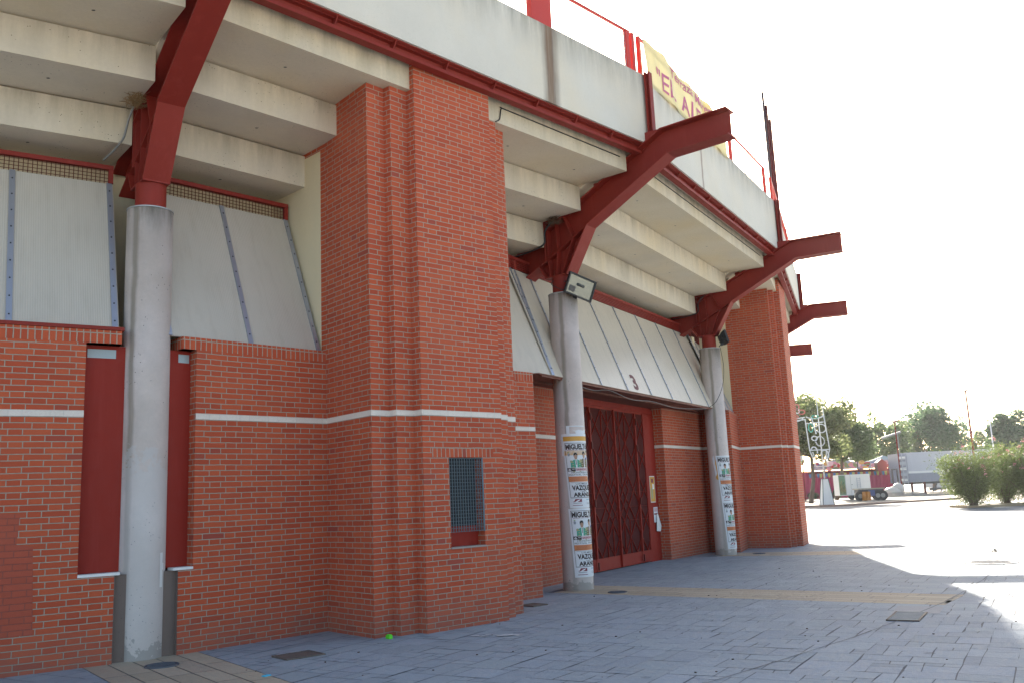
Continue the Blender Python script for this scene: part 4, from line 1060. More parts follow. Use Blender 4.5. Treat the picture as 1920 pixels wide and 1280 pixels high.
# ------------------------------------------------------------------ banner on the fence
MBANN = mat('banner_cloth', (.62, .52, .22), .8)[0]
n = MBANN.node_tree; b_ = n.nodes['Principled BSDF']; pos = geo(n)
c = mix(n, noise(n, pos, 1.6, 4), (.62, .56, .34), (.62, .52, .24)); n.links.new(mix(n, mth(n, 'GREATER_THAN', noise(n, mapv(n, pos, loc=(3, 1, 2)), 1.0, 2), .6), c, (.64, .48, .16)), b_.inputs['Base Color'])
tr = N(n, 'ShaderNodeBsdfTranslucent'); n.links.new(c, tr.inputs[0]); ms = N(n, 'ShaderNodeMixShader'); ms.inputs[0].default_value = .15
n.links.new(b_.outputs[0], ms.inputs[1]); n.links.new(tr.outputs[0], ms.inputs[2]); n.links.new(ms.outputs[0], n.nodes['Material Output'].inputs[0])
MPINKP = plain('magenta_paint', (.50, .13, .24), .8)
BT0, BT1 = -.20, 4.0
def bp_(t, z, d=0.0):
    u = (t - BT0) / (BT1 - BT0); n_ = 1.785 + .018 * math.sin(t * 5.1 + z * 2) + .012 * math.sin(t * 11 + z * 6) + d
    return BB.P(t, n_, z)
m = M(); NT, NZ = 60, 8
def ztop(t): return 8.54 - .10 * (1 - (t - BT0) / 4.2) * 0 + .02 * math.sin(t * 3) - (.0)
for i in range(NT):
    for j in range(NZ):
        t0, t1 = BT0 + (BT1 - BT0) * i / NT, BT0 + (BT1 - BT0) * (i + 1) / NT
        zz = lambda t, k: 7.80 + (ztop(t) - 7.80) * k / NZ
        m.face([bp_(t0, zz(t0, j)), bp_(t1, zz(t1, j)), bp_(t1, zz(t1, j + 1)), bp_(t0, zz(t0, j + 1))], None, 0, True)
ban = m.build('banner', MBANN, loc=BB.P(0, 1.78, 8.1)); tag(ban, 'yellow cloth banner with magenta hand-painted words tied along the parapet fence', 'banner')
m = M()
def bt(t0, z0): return lambda x, y: bp_(t0 + x, z0 + y, .009)
add_text(m, '"EL  ALE', .46, bt(.28, 7.90), .004, 1.0, fitw=2.15); add_text(m, 'F', .40, bt(2.75, 7.90), .004, 1.0)
add_text(m, 'Terraza  Merendero', .24, bt(.95, 8.33), .002, 1.0, fitw=2.7)
m.build('lettering', MPINKP, ban, merge=False)

# ------------------------------------------------------------------ mast behind the parapet
mp = V2(7.20, 23.0) - V2(.1, 0)
m = M()
m.tube([(mp.x, mp.y, 6.8), (mp.x, mp.y, 12.0)], .032, 8); m.tube([(mp.x + .09, mp.y, 6.8), (mp.x + .09, mp.y, 11.25)], .028, 8)
mo = empty('mast', (mp.x, mp.y, 6.8), 'tall thin dark mast of three stepped tubes rising behind the parapet', 'mast')
for dx, zt_ in ((0, 12.0), (.065, 11.62), (.13, 11.2)):
    m = M(); m.tube([(mp.x + dx, mp.y, 6.8), (mp.x + dx - .0, mp.y, zt_)], .034, 8); m.build('mast_tube', MDRED if dx else plain('dark_mast', (.07, .04, .04), .5), mo)

# ================================================================== background
def ground_at(x, y):
    """place on the gently rising ground seen at picture point (x, y)"""
    d = ray(x, y)
    # EYE + d.z*t = .0068*(d.y*t - 24)
    t = (EYE + .0068 * 24) / (.0068 * d.y - d.z); 
    if d.y * t < 24: t = EYE / -d.z
    return Vector((d.x * t, d.y * t, gz(d.y * t)))
def leaf_mat(name, c0, c1, trans=.35):
    m, n, b = mat(name, rough=.55); pos = geo(n)
    oi = N(n, 'ShaderNodeVertexColor'); oi.layer_name = 'tint'
    c = mix(n, noise(n, pos, .8, 3), c0, c1); c = mix(n, 1.0, c, oi.outputs[0], 'MULTIPLY')
    n.links.new(c, b.inputs['Base Color'])
    tr = N(n, 'ShaderNodeBsdfTranslucent'); n.links.new(c, tr.inputs[0]); ms = N(n, 'ShaderNodeMixShader'); ms.inputs[0].default_value = trans
    n.links.new(b.outputs[0], ms.inputs[1]); n.links.new(tr.outputs[0], ms.inputs[2]); n.links.new(ms.outputs[0], n.nodes['Material Output'].inputs[0])
    return m
ML1 = leaf_mat('foliage_mid', (.12, .18, .08), (.15, .21, .09), .55); ML2 = leaf_mat('foliage_dark', (.085, .15, .085), (.11, .18, .095), .5); ML3 = leaf_mat('foliage_olive', (.16, .195, .085), (.19, .22, .095), .55)
MBARK = paint('bark', (.16, .12, .09), .9, .3)
def leaves(m, c, rad, n, size, rnd, aspect=.5, droop=0.0):
    for _ in range(n):
        while True:
            p = Vector((rnd.uniform(-1, 1), rnd.uniform(-1, 1), rnd.uniform(-1, 1)))
            if p.length < 1: break
        p = p * (p.length ** -.35 if p.length > .05 else 1)
        if p.length > 1.08: p.normalize()
        q = Vector(c) + Vector((p.x * rad[0], p.y * rad[1], p.z * rad[2]))
        a = Vector((rnd.gauss(0, 1), rnd.gauss(0, 1), rnd.gauss(0, .7) - droop)).normalized(); b_ = a.cross(Vector((rnd.gauss(0, 1), rnd.gauss(0, 1), rnd.gauss(0, 1)))).normalized()
        s = size * rnd.uniform(.6, 1.3); a *= s; b_ *= s * aspect; t = rnd.uniform(.75, 1.35)
        m.face([q - a, q - b_ * .9, q + a, q + b_ * .9], None, 0, False, (t, t * rnd.uniform(.93, 1.05), t * .95, 1))
def tree(label, base, crown, hw, ztop, zbot, leafm, n=5500, size=.16, trunk=.16, seed=1, group='trees beyond the plaza', lumps=16, fork=True, lean=0.0, cat='tree'):
    r = random.Random(seed); x, y = base; z0 = gz(y)
    o = empty('tree', (x, y, z0), label, cat, group)
    cx, cy = crown; zc = (ztop + zbot) / 2; hz = (ztop - zbot) / 2
    m = M(); pts = []
    L = []
    for k in range(lumps):
        while True:
            p = Vector((r.uniform(-1, 1), r.uniform(-1, 1), r.uniform(-1, 1)))
            if .25 < p.length < .86: break
        rr = r.uniform(.26, .46)
        L.append((Vector((cx + p.x * hw, cy + p.y * hw, zc + p.z * hz)), (hw * rr, hw * rr, hz * rr * .95)))
    for c_, rad in L: leaves(m, c_, rad, n // lumps, size, r)
    for _ in range(6):
        a = r.uniform(0, 6.28); leaves(m, (cx + math.cos(a) * hw * .85, cy + math.sin(a) * hw * .85, zc + r.uniform(-.6, .9) * hz), (hw * .22,) * 3, n // 90, size, r)
    leaves(m, (cx, cy, zc), (hw * .8, hw * .8, hz * .8), n // 8, size, r)
    m.build('crown', leafm, o, merge=False, loc=(cx, cy, zc))
    m = M(); zs = zbot + hz * .15
    m.tube([(x, y, z0 - .1), (x + (cx - x) * .4 + .05, y, z0 + (zs - z0) * .5), (cx * .6 + x * .4, cy * .6 + y * .4, zs)], [trunk, trunk * .8, trunk * .66], 9)
    for k in range(7):
        c_, rad = L[k]; st = Vector((cx * .6 + x * .4, cy * .6 + y * .4, zs)); md = st.lerp(c_, .5) + Vector((0, 0, -.1 * hz)); m.tube([st, md, c_], [trunk * .5, trunk * .3, trunk * .1], 6)
    m.build('trunk', MBARK, o, merge=False, loc=(x, y, z0))
def px_tree(label, xb, xc, half, ytop, ybot, D, leafm, seed, **k):
    P0 = at(xc, (ytop + ybot) / 2, D); T = at(xc, ytop, D); Bm = at(xc, ybot, D); W_ = at(xc + half, (ytop + ybot) / 2, D)
    b_ = at(xb, 900, D); tree(label, (b_.x, D), (P0.x, D + .5), W_.x - P0.x, T.z, Bm.z, leafm, seed=seed, **k)
px_tree('broad olive-green tree behind the light arch, slim pale trunk left of the white plinth', 1516, 1526, 74, 730, 866, 66, ML3, 1, n=12000, size=.15, trunk=.17, lumps=22)
px_tree('tree with a dark trunk standing behind the right edge of the light arch', 1564, 1590, 60, 770, 868, 74, ML1, 2, n=7000, size=.17, trunk=.18, lumps=18)
px_tree('loose pale tree left of the big tree above the lorry', 1664, 1668, 42, 780, 872, 92, ML1, 3, n=3200, size=.20, lumps=14)
px_tree('big dark round tree above the grey lorry', 1750, 1746, 66, 752, 868, 98, ML2, 4, n=9000, size=.22, trunk=.22, lumps=24)
px_tree('small tree between the tall red lamp post and the white flagpole', 1840, 1842, 22, 806, 866, 100, ML1, 5, n=1800, size=.2, lumps=8)
px_tree('dark tree at the right edge of the view behind the oleanders', 1905, 1906, 46, 764, 862, 90, ML2, 6, n=6500, size=.2, lumps=18)
px_tree('dark tree peeking out directly behind the far brick pier', 1478, 1480, 26, 782, 895, 84, ML2, 8, n=3500, size=.2, lumps=12)
px_tree('low tree crown behind the white box trailer', 1610, 1618, 28, 800, 880, 104, ML1, 9, n=2500, size=.2, lumps=10)

# oleanders with pink flowers on a small kerbed bed
MOL = leaf_mat('oleander_leaf', (.12, .165, .05), (.16, .20, .06), .45); MFL = leaf_mat('oleander_flower', (.70, .22, .25), (.75, .35, .36), .3)
def oleander(x, y, hw, h, seed, label, n=9000):
    r = random.Random(seed); z0 = gz(y); o = empty('oleander', (x, y, z0), label, 'shrub', 'flowering oleanders on the plaza bed')
    m = M(); fl = M(); st = M(); tips = []
    for k in range(34):
        a = r.uniform(0, 6.28); sp = r.uniform(.15, 1.0) ** .8; hh = h * r.uniform(.72, 1.0) * (1.08 - .50 * sp * sp)
        b0 = Vector((x + math.cos(a) * .22 * r.random(), y + math.sin(a) * .22 * r.random(), z0)); t_ = Vector((x + math.cos(a) * hw * sp, y + math.sin(a) * hw * sp, z0 + hh))
        md = b0.lerp(t_, .5) + Vector((-math.cos(a) * hw * sp * .18, -math.sin(a) * hw * sp * .18, 0)); st.tube([b0, md, t_], [.022, .016, .006], 5, cap=False); tips.append((b0, md, t_))
    for b0, md, t_ in tips:
        for q in range(n // len(tips)):
            u = r.uniform(.10, 1.03) ** .75; p = b0.lerp(md, u * 2) if u < .5 else md.lerp(t_, u * 2 - 1)
            p = p + Vector((r.gauss(0, 1), r.gauss(0, 1), r.gauss(0, .8))) * hw * .19
            if p.z < z0 + .05: continue
            a = Vector((r.gauss(0, .7), r.gauss(0, .7), r.uniform(-.3, 1.2))).normalized() * r.uniform(.06, .11); b_ = a.cross(Vector((r.gauss(0, 1), r.gauss(0, 1), r.gauss(0, 1)))).normalized() * .016; t = r.uniform(.7, 1.4)
            m.face([p - a, p - b_, p + a, p + b_], None, 0, False, (t, t, t * r.uniform(.8, 1.1), 1))
    for k in range(24):
        b0, md, t_ = r.choice(tips); c_ = t_ + Vector((r.gauss(0, 1), r.gauss(0, 1), r.gauss(.3, .8))) * hw * .16
        for q in range(12):
            p = c_ + Vector((r.gauss(0, 1), r.gauss(0, 1), r.gauss(0, 1))) * .045; a = Vector((r.gauss(0, 1), r.gauss(0, 1), r.gauss(0, 1))).normalized(); b_ = a.orthogonal().normalized(); t = r.uniform(.8, 1.2)
            fl.face([p - a * .03, p - b_ * .03, p + a * .03, p + b_ * .03], None, 0, False, (t, t, t, 1))
    for q_ in range(9):
        a_ = r.uniform(0, 6.28); rr_ = r.uniform(.1, .7) * hw
        leaves(m, (x + math.cos(a_) * rr_, y + math.sin(a_) * rr_, z0 + h * r.uniform(.38, .78)), (hw * .34, hw * .34, h * .22), n // 16, .075, r, .25)
    m.build('foliage', MOL, o, merge=False, loc=(x, y, z0 + h / 2)); fl.build('flowers', MFL, o, merge=False, loc=(x, y, z0 + h)); st.build('stems', MBARK, o, merge=False, loc=(x, y, z0))
g1 = ground_at(1826, 950); g2 = ground_at(1893, 945); g3 = ground_at(1938, 946)
k1 = g1.y / F
oleander(g1.x, g1.y, 64 * k1, 112 * k1, 1, 'nearest oleander bush with pink flowers, left end of the bed', 11000)
oleander(g2.x, g2.y + .3, 48 * k1, 116 * k1, 2, 'oleander bush second from the left in the bed', 9000)
oleander(g3.x, g3.y + .2, 46 * k1, 112 * k1, 3, 'oleander bush cut by the right edge of the view', 7000)
m = M(); x0, x1, y0, y1 = g1.x - .6, g1.x + 9, g1.y - .55, g1.y + 1.2
f = lambda a, b, c: (a, b, gz(b) + c)
m.box(x0, x1, y0, y0 + .12, 0, .10, f); m.box(x0, x0 + .12, y0 + .12, y1, 0, .10, f); m.box(x0 + .12, x1, y1 - .12, y1, 0, .10, f); o = m.build('kerb', MTANP); o['kind'] = 'structure'
m = M(); m.box(x0 + .12, x1, y0 + .12, y1 - .12, 0, .07, f); o = m.build('planting_bed', MDIRT); o['kind'] = 'structure'
# far kerb
m = M(); kp = [ground_at(x, y) for x, y in ((1500, 951), (1600, 947), (1700, 941), (1800, 935))]
for a_, b_ in zip(kp[:-1], kp[1:]): m.beam(a_ + Vector((0, 0, .04)), b_ + Vector((0, 0, .04)), .14, .16)
o = m.build('kerb', paint('kerb_stone', (.34, .24, .19), .8, .2)); o['kind'] = 'structure'

# ---- a helper that faces the viewer: local frame at a spot
class Fr:
    def __init__(s, P, yaw=0.0):
        s.o = Vector(P); s.x = Vector((math.cos(yaw), math.sin(yaw), 0)); s.y = Vector((-math.sin(yaw), math.cos(yaw), 0))
    def __call__(s, a, b, c): return s.o + s.x * a + s.y * b + Vector((0, 0, c))
def yaw_to(P): return math.atan2(P.y, P.x) - math.pi / 2
# white plinth and the festive light arch
P = ground_at(1551, 946); k = P.y / F; fr = Fr(P, yaw_to(P) + R(18))
root = empty('light_arch', P, 'festive light frame of flowers and leaves on a mast with a tall white tapered plinth', 'light arch')
def frustum(m, f, hb, ht, z0, z1, mi=0):
    A = [(-hb, -hb), (hb, -hb), (hb, hb), (-hb, hb)]; B = [(-ht, -ht), (ht, -ht), (ht, ht), (-ht, ht)]
    for i in range(4): j = (i + 1) % 4; m.face([f(*A[i], z0), f(*A[j], z0), f(*B[j], z1), f(*B[i], z1)], None, mi)
    m.face([f(*p, z1) for p in B], None, mi)
m = M(); H = 48 * k; frustum(m, fr, .36, .17, .0, H); m.build('plinth', MWHT, root)
m = M()
for i in range(4):
    A = [(-.37, -.37), (.37, -.37), (.37, .37), (-.37, .37)]; B = [(-.175, -.175), (.175, -.175), (.175, .175), (-.175, .175)]
    m.beam(fr(*A[i], 0), fr(*B[i], H), .035, .035); m.beam(fr(*A[i], .015), fr(*A[(i + 1) % 4], .015), .035, .035); m.beam(fr(*B[i], H), fr(*B[(i + 1) % 4], H), .035, .035)
m.build('plinth_edging', plain('dark_green_edge', (.04, .07, .06), .6), root)
ZT = at(1536, 715, P.y).z - P.z
m = M(); m.tube([fr(0, 0, H), fr(0, 0, ZT * .55), fr(0, 0, ZT)], [.05, .04, .012], 8); m.build('mast_pole', MWHT, root)
fx = lambda x: (x - 1548) * k; fzz = lambda y: at(1548, y, P.y).z - P.z
MLB = plain('bulb_white', (.62, .64, .62), .5); MLG = plain('bulb_green', (.05, .40, .28), .5); MLR = plain('bulb_red', (.60, .16, .13), .5)
def lights(name, paths, mm, step=.08, sz=.033):
    m = M()
    for P_ in paths:
        Q = [fr(fx(x), -.08, fzz(y)) for x, y in P_]
        for a_, b_ in zip(Q[:-1], Q[1:]):
            m.beam(a_, b_, .014, .014); L = (b_ - a_).length; n_ = max(1, int(L / step))
            for i in range(n_):
                p = a_.lerp(b_, (i + .5) / n_); m.box(p.x - sz, p.x + sz, p.y - sz * 1.5 - .02, p.y - .02, p.z - sz, p.z + sz)
    m.build(name, mm, root, merge=False)
def arc(cx, cy, rx, ry, a0=0, a1=360, n=18): return [(cx + rx * math.cos(R(a0 + (a1 - a0) * i / n)), cy + ry * math.sin(R(a0 + (a1 - a0) * i / n))) for i in range(n + 1)]
lights('frame_lights', [[(1522, 783), (1525, 842), (1530, 858), (1534, 873), (1558, 873), (1556, 858), (1562, 842), (1556, 760)], [(1525, 842), (1562, 842)], [(1522, 792), (1556, 790)],
       [(1530, 845), (1534, 860), (1531, 873)], [(1556, 845), (1553, 860), (1556, 872)], [(1440, 792), (1480, 788), (1522, 784)], [(1440, 788), (1480, 784), (1522, 780)],
       arc(1498, 778, 22, 10, 20, 160), arc(1540, 775, 18, 8, 10, 150)], MLB)
lights('flower_lights', [arc(1550, 802, 9, 8, 200, 520), arc(1546, 826, 8, 9), arc(1536, 820, 5, 4), arc(1552, 852, 7, 9, 180, 400), arc(1533, 845, 6, 9, 200, 380), arc(1509, 768, 4, 4), [(1534, 780), (1538, 800), (1540, 812)]], MLB, .06)
lights('leaf_lights', [arc(1531, 800, 4, 8), arc(1484, 772, 5, 9), arc(1541, 780, 6, 3)], MLG, .06)
lights('petal_lights', [arc(1497, 769, 5, 4), arc(1517, 770, 6, 4), arc(1504, 779, 6, 4), arc(1509, 760, 4, 5), arc(1503, 762, 4, 4)], MLR, .06)

# lamp posts, flagpole
def lamp_post(xb, yb, xt, yt, D, label, r=.06, head=True, mm=None, two=False):
    b_ = at(xb, yb, D); T = at(xb, yt, D); z0 = gz(D)
    o = empty('lamp_post', (b_.x, D, z0), label, 'lamp post', 'red lamp posts beyond the plaza')
    m = M(); m.tube([(b_.x, D, z0), (b_.x, D, z0 + (T.z - z0) * .5), (b_.x, D, T.z)], [r, r * .8, r * .55], 8); m.build('post', mm or MRED, o)
    if head:
        m = M(); hx = .35
        m.beam((b_.x - .1, D, T.z + .02), (b_.x + hx, D, T.z + .14), .28, .12); m.tube([(b_.x, D, T.z - .05), (b_.x, D, T.z + .1)], .08, 8); m.build('lamp_head', paint('lamp_head_red', (.30, .12, .11), .5), o)
lamp_post(1823, 830, 1811, 732, 78, 'tall red lamp post rising behind the oleanders', .12)
lamp_post(1684, 850, 1677, 790, 80, 'red lamp post beside the loose pale tree', .08)
b_ = at(1863, 840, 80); T = at(1863, 775, 80); m = M(); m.tube([(b_.x, 80, gz(80)), (b_.x, 80, T.z)], [.10, .04], 8); tag(m.build('flagpole', MWHT, loc=(b_.x, 80, gz(80))), 'bare white flagpole behind the oleanders', 'flagpole')
b_ = ground_at(1511, 938); T = at(1504, 853, b_.y); o = empty('sign_post', b_, 'red post with a small white box beside the slim tree', 'post')
m = M(); m.tube([b_, (T.x, b_.y, T.z)], .05, 8); m.build('post', MRED, o); m = M(); m.box(T.x - .22, T.x - .02, b_.y - .1, b_.y + .1, T.z - .45, T.z + .05); m.build('junction_box', MWHT, o)
b_ = ground_at(1551, 930); T = at(1551, 868, b_.y); m = M(); m.tube([b_, (b_.x, b_.y, T.z)], .07, 8); tag(m.build('blue_post', plain('blue_paint', (.05, .18, .50), .5), loc=b_), 'plain blue post behind the plinth of the light arch', 'post')
m = M(); b_ = ground_at(1486, 934); T = at(1486, 870, b_.y); m.tube([b_, (b_.x, b_.y, T.z)], .09, 8); tag(m.build('teal_post', plain('teal_paint', (.06, .30, .36), .5), loc=b_), 'short teal post near the red bin', 'post')
# red bin
b_ = ground_at(1493, 939); kk = b_.y / F; o = empty('litter_bin', b_, 'red wheeled bin beside the far brick pier', 'bin'); fb = Fr(b_, yaw_to(b_) + .3)
m = M(); A = [(-.26, -.26), (.26, -.26), (.26, .26), (-.26, .26)]; B_ = [(-.31, -.31), (.31, -.31), (.31, .31), (-.31, .31)]
for i in range(4): j = (i + 1) % 4; m.face([fb(*A[i], .08), fb(*A[j], .08), fb(*B_[j], .88), fb(*B_[i], .88)])
m.face([fb(*p, .08) for p in A][::-1]); m.face([fb(*p, .88) for p in B_]); m.build('bin_body', MRED_b, o)
m = M(); m.box(-.34, .34, -.36, .33, .885, .95, fb); m.box(-.3, .3, -.40, -.36, .86, .93, fb); m.build('lid', MRED_b, o)
for sx_ in (-.28, .28): m = M(); m.tube([fb(sx_ - .03, .26, .09), fb(sx_ + .03, .26, .09)], .09, 12); m.build('wheel', MBLK, o)

# fairground booths: magenta curtain, painted fascia
D = 84; gl = at(1490, 930, D); gr_ = at(1690, 922, D); z0 = gz(D)
MMAG = mat('magenta_curtain', (.50, .045, .13), .7)[0]
o = empty('fair_booth', (gl.x, D, z0), 'long fairground booth with magenta pleated curtain and painted fascia', 'fairground booth')
m = M(); n_ = 260; zt_ = at(1590, 880, D).z
for i in range(n_):
    xa, xb_ = gl.x + (gr_.x - gl.x) * i / n_, gl.x + (gr_.x - gl.x) * (i + 1) / n_; ya = lambda q: D + .06 * math.sin(q * 1.9) + (.03 if q % 2 else -.03)
    m.face([(xa, ya(i), z0), (xb_, ya(i + 1), z0), (xb_, ya(i + 1), zt_), (xa, ya(i), zt_)], None, 0, True)
m.build('curtain', MMAG, o)
MFA = mat('fascia_sky', (.22, .34, .36), .6)[0]; FC = [MFA] + [plain('fascia_' + k_, v) for k_, v in (('yellow', (.42, .36, .10)), ('red', (.30, .05, .04)), ('green', (.14, .26, .10)), ('blue', (.07, .16, .32)), ('pink', (.40, .24, .26)), ('white', (.5, .5, .48)), ('brown', (.16, .08, .05)))]
m = M(); xs0 = at(1520, 860, D + 3).x; xs1 = at(1690, 860, D + 3).x; zf0, zf1 = at(1600, 878, D + 3).z, at(1600, 855, D + 3).z; r = random.Random(4)
NS = 30
for i in range(NS):
    a_, b2_ = xs0 + (xs1 - xs0) * i / NS, xs0 + (xs1 - xs0) * (i + 1) / NS; h0 = zf1 - .55 * abs(math.sin(i * .21 + 1.2)); h1 = zf1 - .55 * abs(math.sin((i + 1) * .21 + 1.2))
    m.face([(a_, D + 3, zf0), (b2_, D + 3, zf0), (b2_, D + 3, h1), (a_, D + 3, h0)]); m.face([(a_, D + 3.1, zf0), (a_, D + 3.1, h0), (b2_, D + 3.1, h1), (b2_, D + 3.1, zf0)]); m.face([(a_, D + 3, h0), (b2_, D + 3, h1), (b2_, D + 3.1, h1), (a_, D + 3.1, h0)])
for k_ in range(60):
    cx, cz = r.uniform(xs0 + .2, xs1 - .2), r.uniform(zf0 + .1, zf0 + (zf1 - zf0) * .55); rx, rz = r.uniform(.1, .38), r.uniform(.08, .28)
    m.face([(cx + rx * math.cos(q * .785) * r.uniform(.7, 1.2), D + 2.99 - k_ * .0006, cz + rz * math.sin(q * .785) * r.uniform(.7, 1.2)) for q in range(8)], None, r.choice((1, 1, 2, 3, 3, 4, 5, 5, 6, 7)))
m.build('painted_fascia', FC, o, merge=False)
m = M(); bx0, bx1 = at(1515, 880, D - .2).x, at(1688, 880, D - .2).x; zr = at(1600, 882, D).z; m.box(bx0, bx1, D - .25, D - .15, zr - .12, zr + .06); m.build('valance_beam', MDRED, o)
m = M(); NN = 34
for i in range(NN):
    cx = bx0 + (bx1 - bx0) * (i + .5) / NN; w_ = (bx1 - bx0) / NN * .48
    m.face([(cx + w_ * math.cos(math.pi + math.pi * q / 8), D - .26, zr - .12 + .38 * math.sin(math.pi + math.pi * q / 8)) for q in range(9)], None, i % 3)
m.build('scalloped_valance', [FC[4], FC[1], FC[2]], o, merge=False)
m = M(); hx0, hx1 = at(1645, 870, D - 1).x, at(1663, 870, D - 1).x; hz0, hz1, hz2 = at(1650, 882, D - 1).z, at(1650, 866, D - 1).z, at(1650, 859, D - 1).z; hm = (hx0 + hx1) / 2
for yy, fl_ in ((D - 1, 1), (D - .3, 0)):
    q = [(hx0, yy, hz0), (hx1, yy, hz0), (hx1, yy, hz1), (hm, yy, hz2), (hx0, yy, hz1)]; m.face(q if fl_ else q[::-1])
for a_, b2_ in (((hx0, hz0), (hx0, hz1)), ((hx0, hz1), (hm, hz2)), ((hm, hz2), (hx1, hz1)), ((hx1, hz1), (hx1, hz0))): m.face([(a_[0], D - 1, a_[1]), (b2_[0], D - 1, b2_[1]), (b2_[0], D - .3, b2_[1]), (a_[0], D - .3, a_[1])], None, 1)
m.build('red_gable', [FC[2], FC[7]], o)
# far canopy roof and sheds
m = M(); Dq = 112; a_, b2_ = at(1612, 862, Dq), at(1682, 862, Dq); zt2 = at(1650, 849, Dq).z
for i in range(12):
    u0, u1 = i / 12, (i + 1) / 12; hh = lambda u: a_.z + (zt2 - a_.z) * math.sin(math.pi * u)
    x_0, x_1 = a_.x + (b2_.x - a_.x) * u0, a_.x + (b2_.x - a_.x) * u1
    m.face([(x_0, Dq, hh(u0)), (x_1, Dq, hh(u1)), (x_1, Dq + 8, hh(u1)), (x_0, Dq + 8, hh(u0))]); m.face([(x_0, Dq, a_.z - .3), (x_1, Dq, a_.z - .3), (x_1, Dq, hh(u1)), (x_0, Dq, hh(u0))])
tag(m.build('vaulted_shed', paint('shed_sheet', (.40, .45, .46), .6), loc=(a_.x, Dq, gz(Dq))), 'pale vaulted shed roof far behind the booth', 'shed')
m = M(); Dq = 120; a_, b2_ = at(1795, 880, Dq), at(1990, 880, Dq); m.box(a_.x, b2_.x, Dq, Dq + 10, gz(Dq), at(1900, 836, Dq).z); m.box(a_.x - .3, b2_.x + .3, Dq - .3, Dq + 10.3, at(1900, 836, Dq).z, at(1900, 832, Dq).z)
tag(m.build('far_building', paint('grey_render', (.42, .43, .44), .8), loc=(a_.x, Dq, gz(Dq))), 'long low grey building far behind the oleanders', 'building')
# hedge
def hedge(xa, xb_, y, hh, seed):
    r = random.Random(seed); A_, B2 = ground_at(xa, y), ground_at(xb_, y); m = M()
    for i in range(10):
        c_ = A_.lerp(B2, (i + .5) / 10); leaves(m, c_ + Vector((0, 0, hh * .5)), ((B2 - A_).length * .07, .35, hh * .55), 260, .06, r)
    tag(m.build('hedge', ML2, merge=False, loc=A_), 'low clipped green hedge %s the white plinth' % ('left of' if xa < 1520 else 'right of'), 'hedge', 'clipped hedges by the booth')
hedge(1494, 1532, 934, .55, 1); hedge(1556, 1576, 932, .7, 2)
# white box trailer
def wheel(m, f, x, y, r, w_=.12, mi=0): m.tube([f(x, y - w_, r), f(x, y + w_, r)], r, 16, mi)
P = ground_at(1600, 931); D = 72; P = at(1572, 900, D); P.z = gz(D); k = D / F; fr2 = Fr(P, R(-8))
o = empty('box_trailer', P, 'white box trailer with a small ladder and a painted left end', 'trailer')
W_, H_ = 56 * k, (928 - 882) * k; zb = .35
m = M(); m.box(0, W_, 0, 2.0, zb, zb + H_ * .82, fr2); m.build('box_body', MWHT, o)
m = M(); m.box(.02, .50, -.012, -.002, zb + .05, zb + H_ * .80, fr2); 
for q in range(14): a_ = .05 + .03 * q; m.box(a_, a_ + .035, -.018 - .0005 * q, -.0125, zb + .1 + .05 * (q % 5), zb + .5 + .08 * ((q * 7) % 9), fr2, 1 + q % 2)
m.build('painted_end', [plain('mural_green', (.16, .26, .16)), plain('mural_dark', (.05, .10, .05)), plain('mural_ochre', (.35, .28, .12))], o)
m = M(); m.box(.52, .535, -.01, -.002, zb + .03, zb + H_ * .8, fr2); m.box(.9, .915, -.01, -.002, zb + .03, zb + H_ * .8, fr2); m.box(.95, 1.05, -.02, -.002, zb + .8, zb + .84, fr2); m.build('door_seam', MGRC, o)
m = M()
for a_ in (1.38, 1.62): m.beam(fr2(a_, -.06, zb + .55), fr2(a_, -.06, zb + 1.35), .03, .03)
for q in range(5): z_ = zb + .62 + q * .16; m.beam(fr2(1.38, -.06, z_), fr2(1.62, -.06, z_), .025, .025)
m.build('ladder', MALU, o)
for a_ in (.9, 1.5): m = M(); wheel(m, fr2, a_, .15, .24); m.build('wheel', MBLK, o)
# flatbed cart
D = 66; P = at(1606, 905, D); P.z = gz(D); k = D / F; fr3 = Fr(P, R(-5)); L_ = 50 * k
o = empty('flat_trailer', P, 'low flat trailer with dark double wheels parked before the white box trailer', 'trailer')
m = M(); m.box(0, L_ * 1.0, 0, 1.3, .82, .90, fr3); m.build('deck', paint('worn_boards', (.42, .38, .30), .8, .3), o)
m = M(); m.box(.1, L_ - .1, .1, 1.2, .55, .81, fr3); m.box(.3, L_ - .3, .05, .3, .38, .55, fr3); m.box(L_ * .42, L_ * .62, -.02, .1, .35, .75, fr3, 1); m.build('chassis', [plain('dark_chassis', (.04, .045, .06), .6), plain('blue_tank', (.05, .07, .20), .5)], o)
for a_ in (.18, .52, L_ - .55, L_ - .20):
    m = M(); wheel(m, fr3, a_, .15, .36, .14); wl = m.build('wheel', MBLK, o); m = M(); m.tube([fr3(a_, -.02, .36), fr3(a_, .0, .36)], .16, 12); m.build('hub', MGRC, wl)
m = M(); r = random.Random(8); fx_ = lambda a_, z_: fr3(a_, -.12 - .05 * math.sin(a_ * 17 + z_ * 5) - .03 * math.sin(a_ * 31), z_)
for i in range(16):
    for j in range(6):
        a0, a1 = .26 + .60 * i / 16, .26 + .60 * (i + 1) / 16; z_0, z_1 = .04 + .62 * j / 6, .04 + .62 * (j + 1) / 6; m.face([fx_(a0, z_0), fx_(a1, z_0), fx_(a1, z_1), fx_(a0, z_1)], None, 0, True)
tag(m.build('orange_tarp', mat('orange_cloth', (.48, .20, .04), .8)[0], loc=fr3(.3, -.1, .04)), 'crumpled orange tarp hung over the left wheel of the flat trailer', 'tarp')
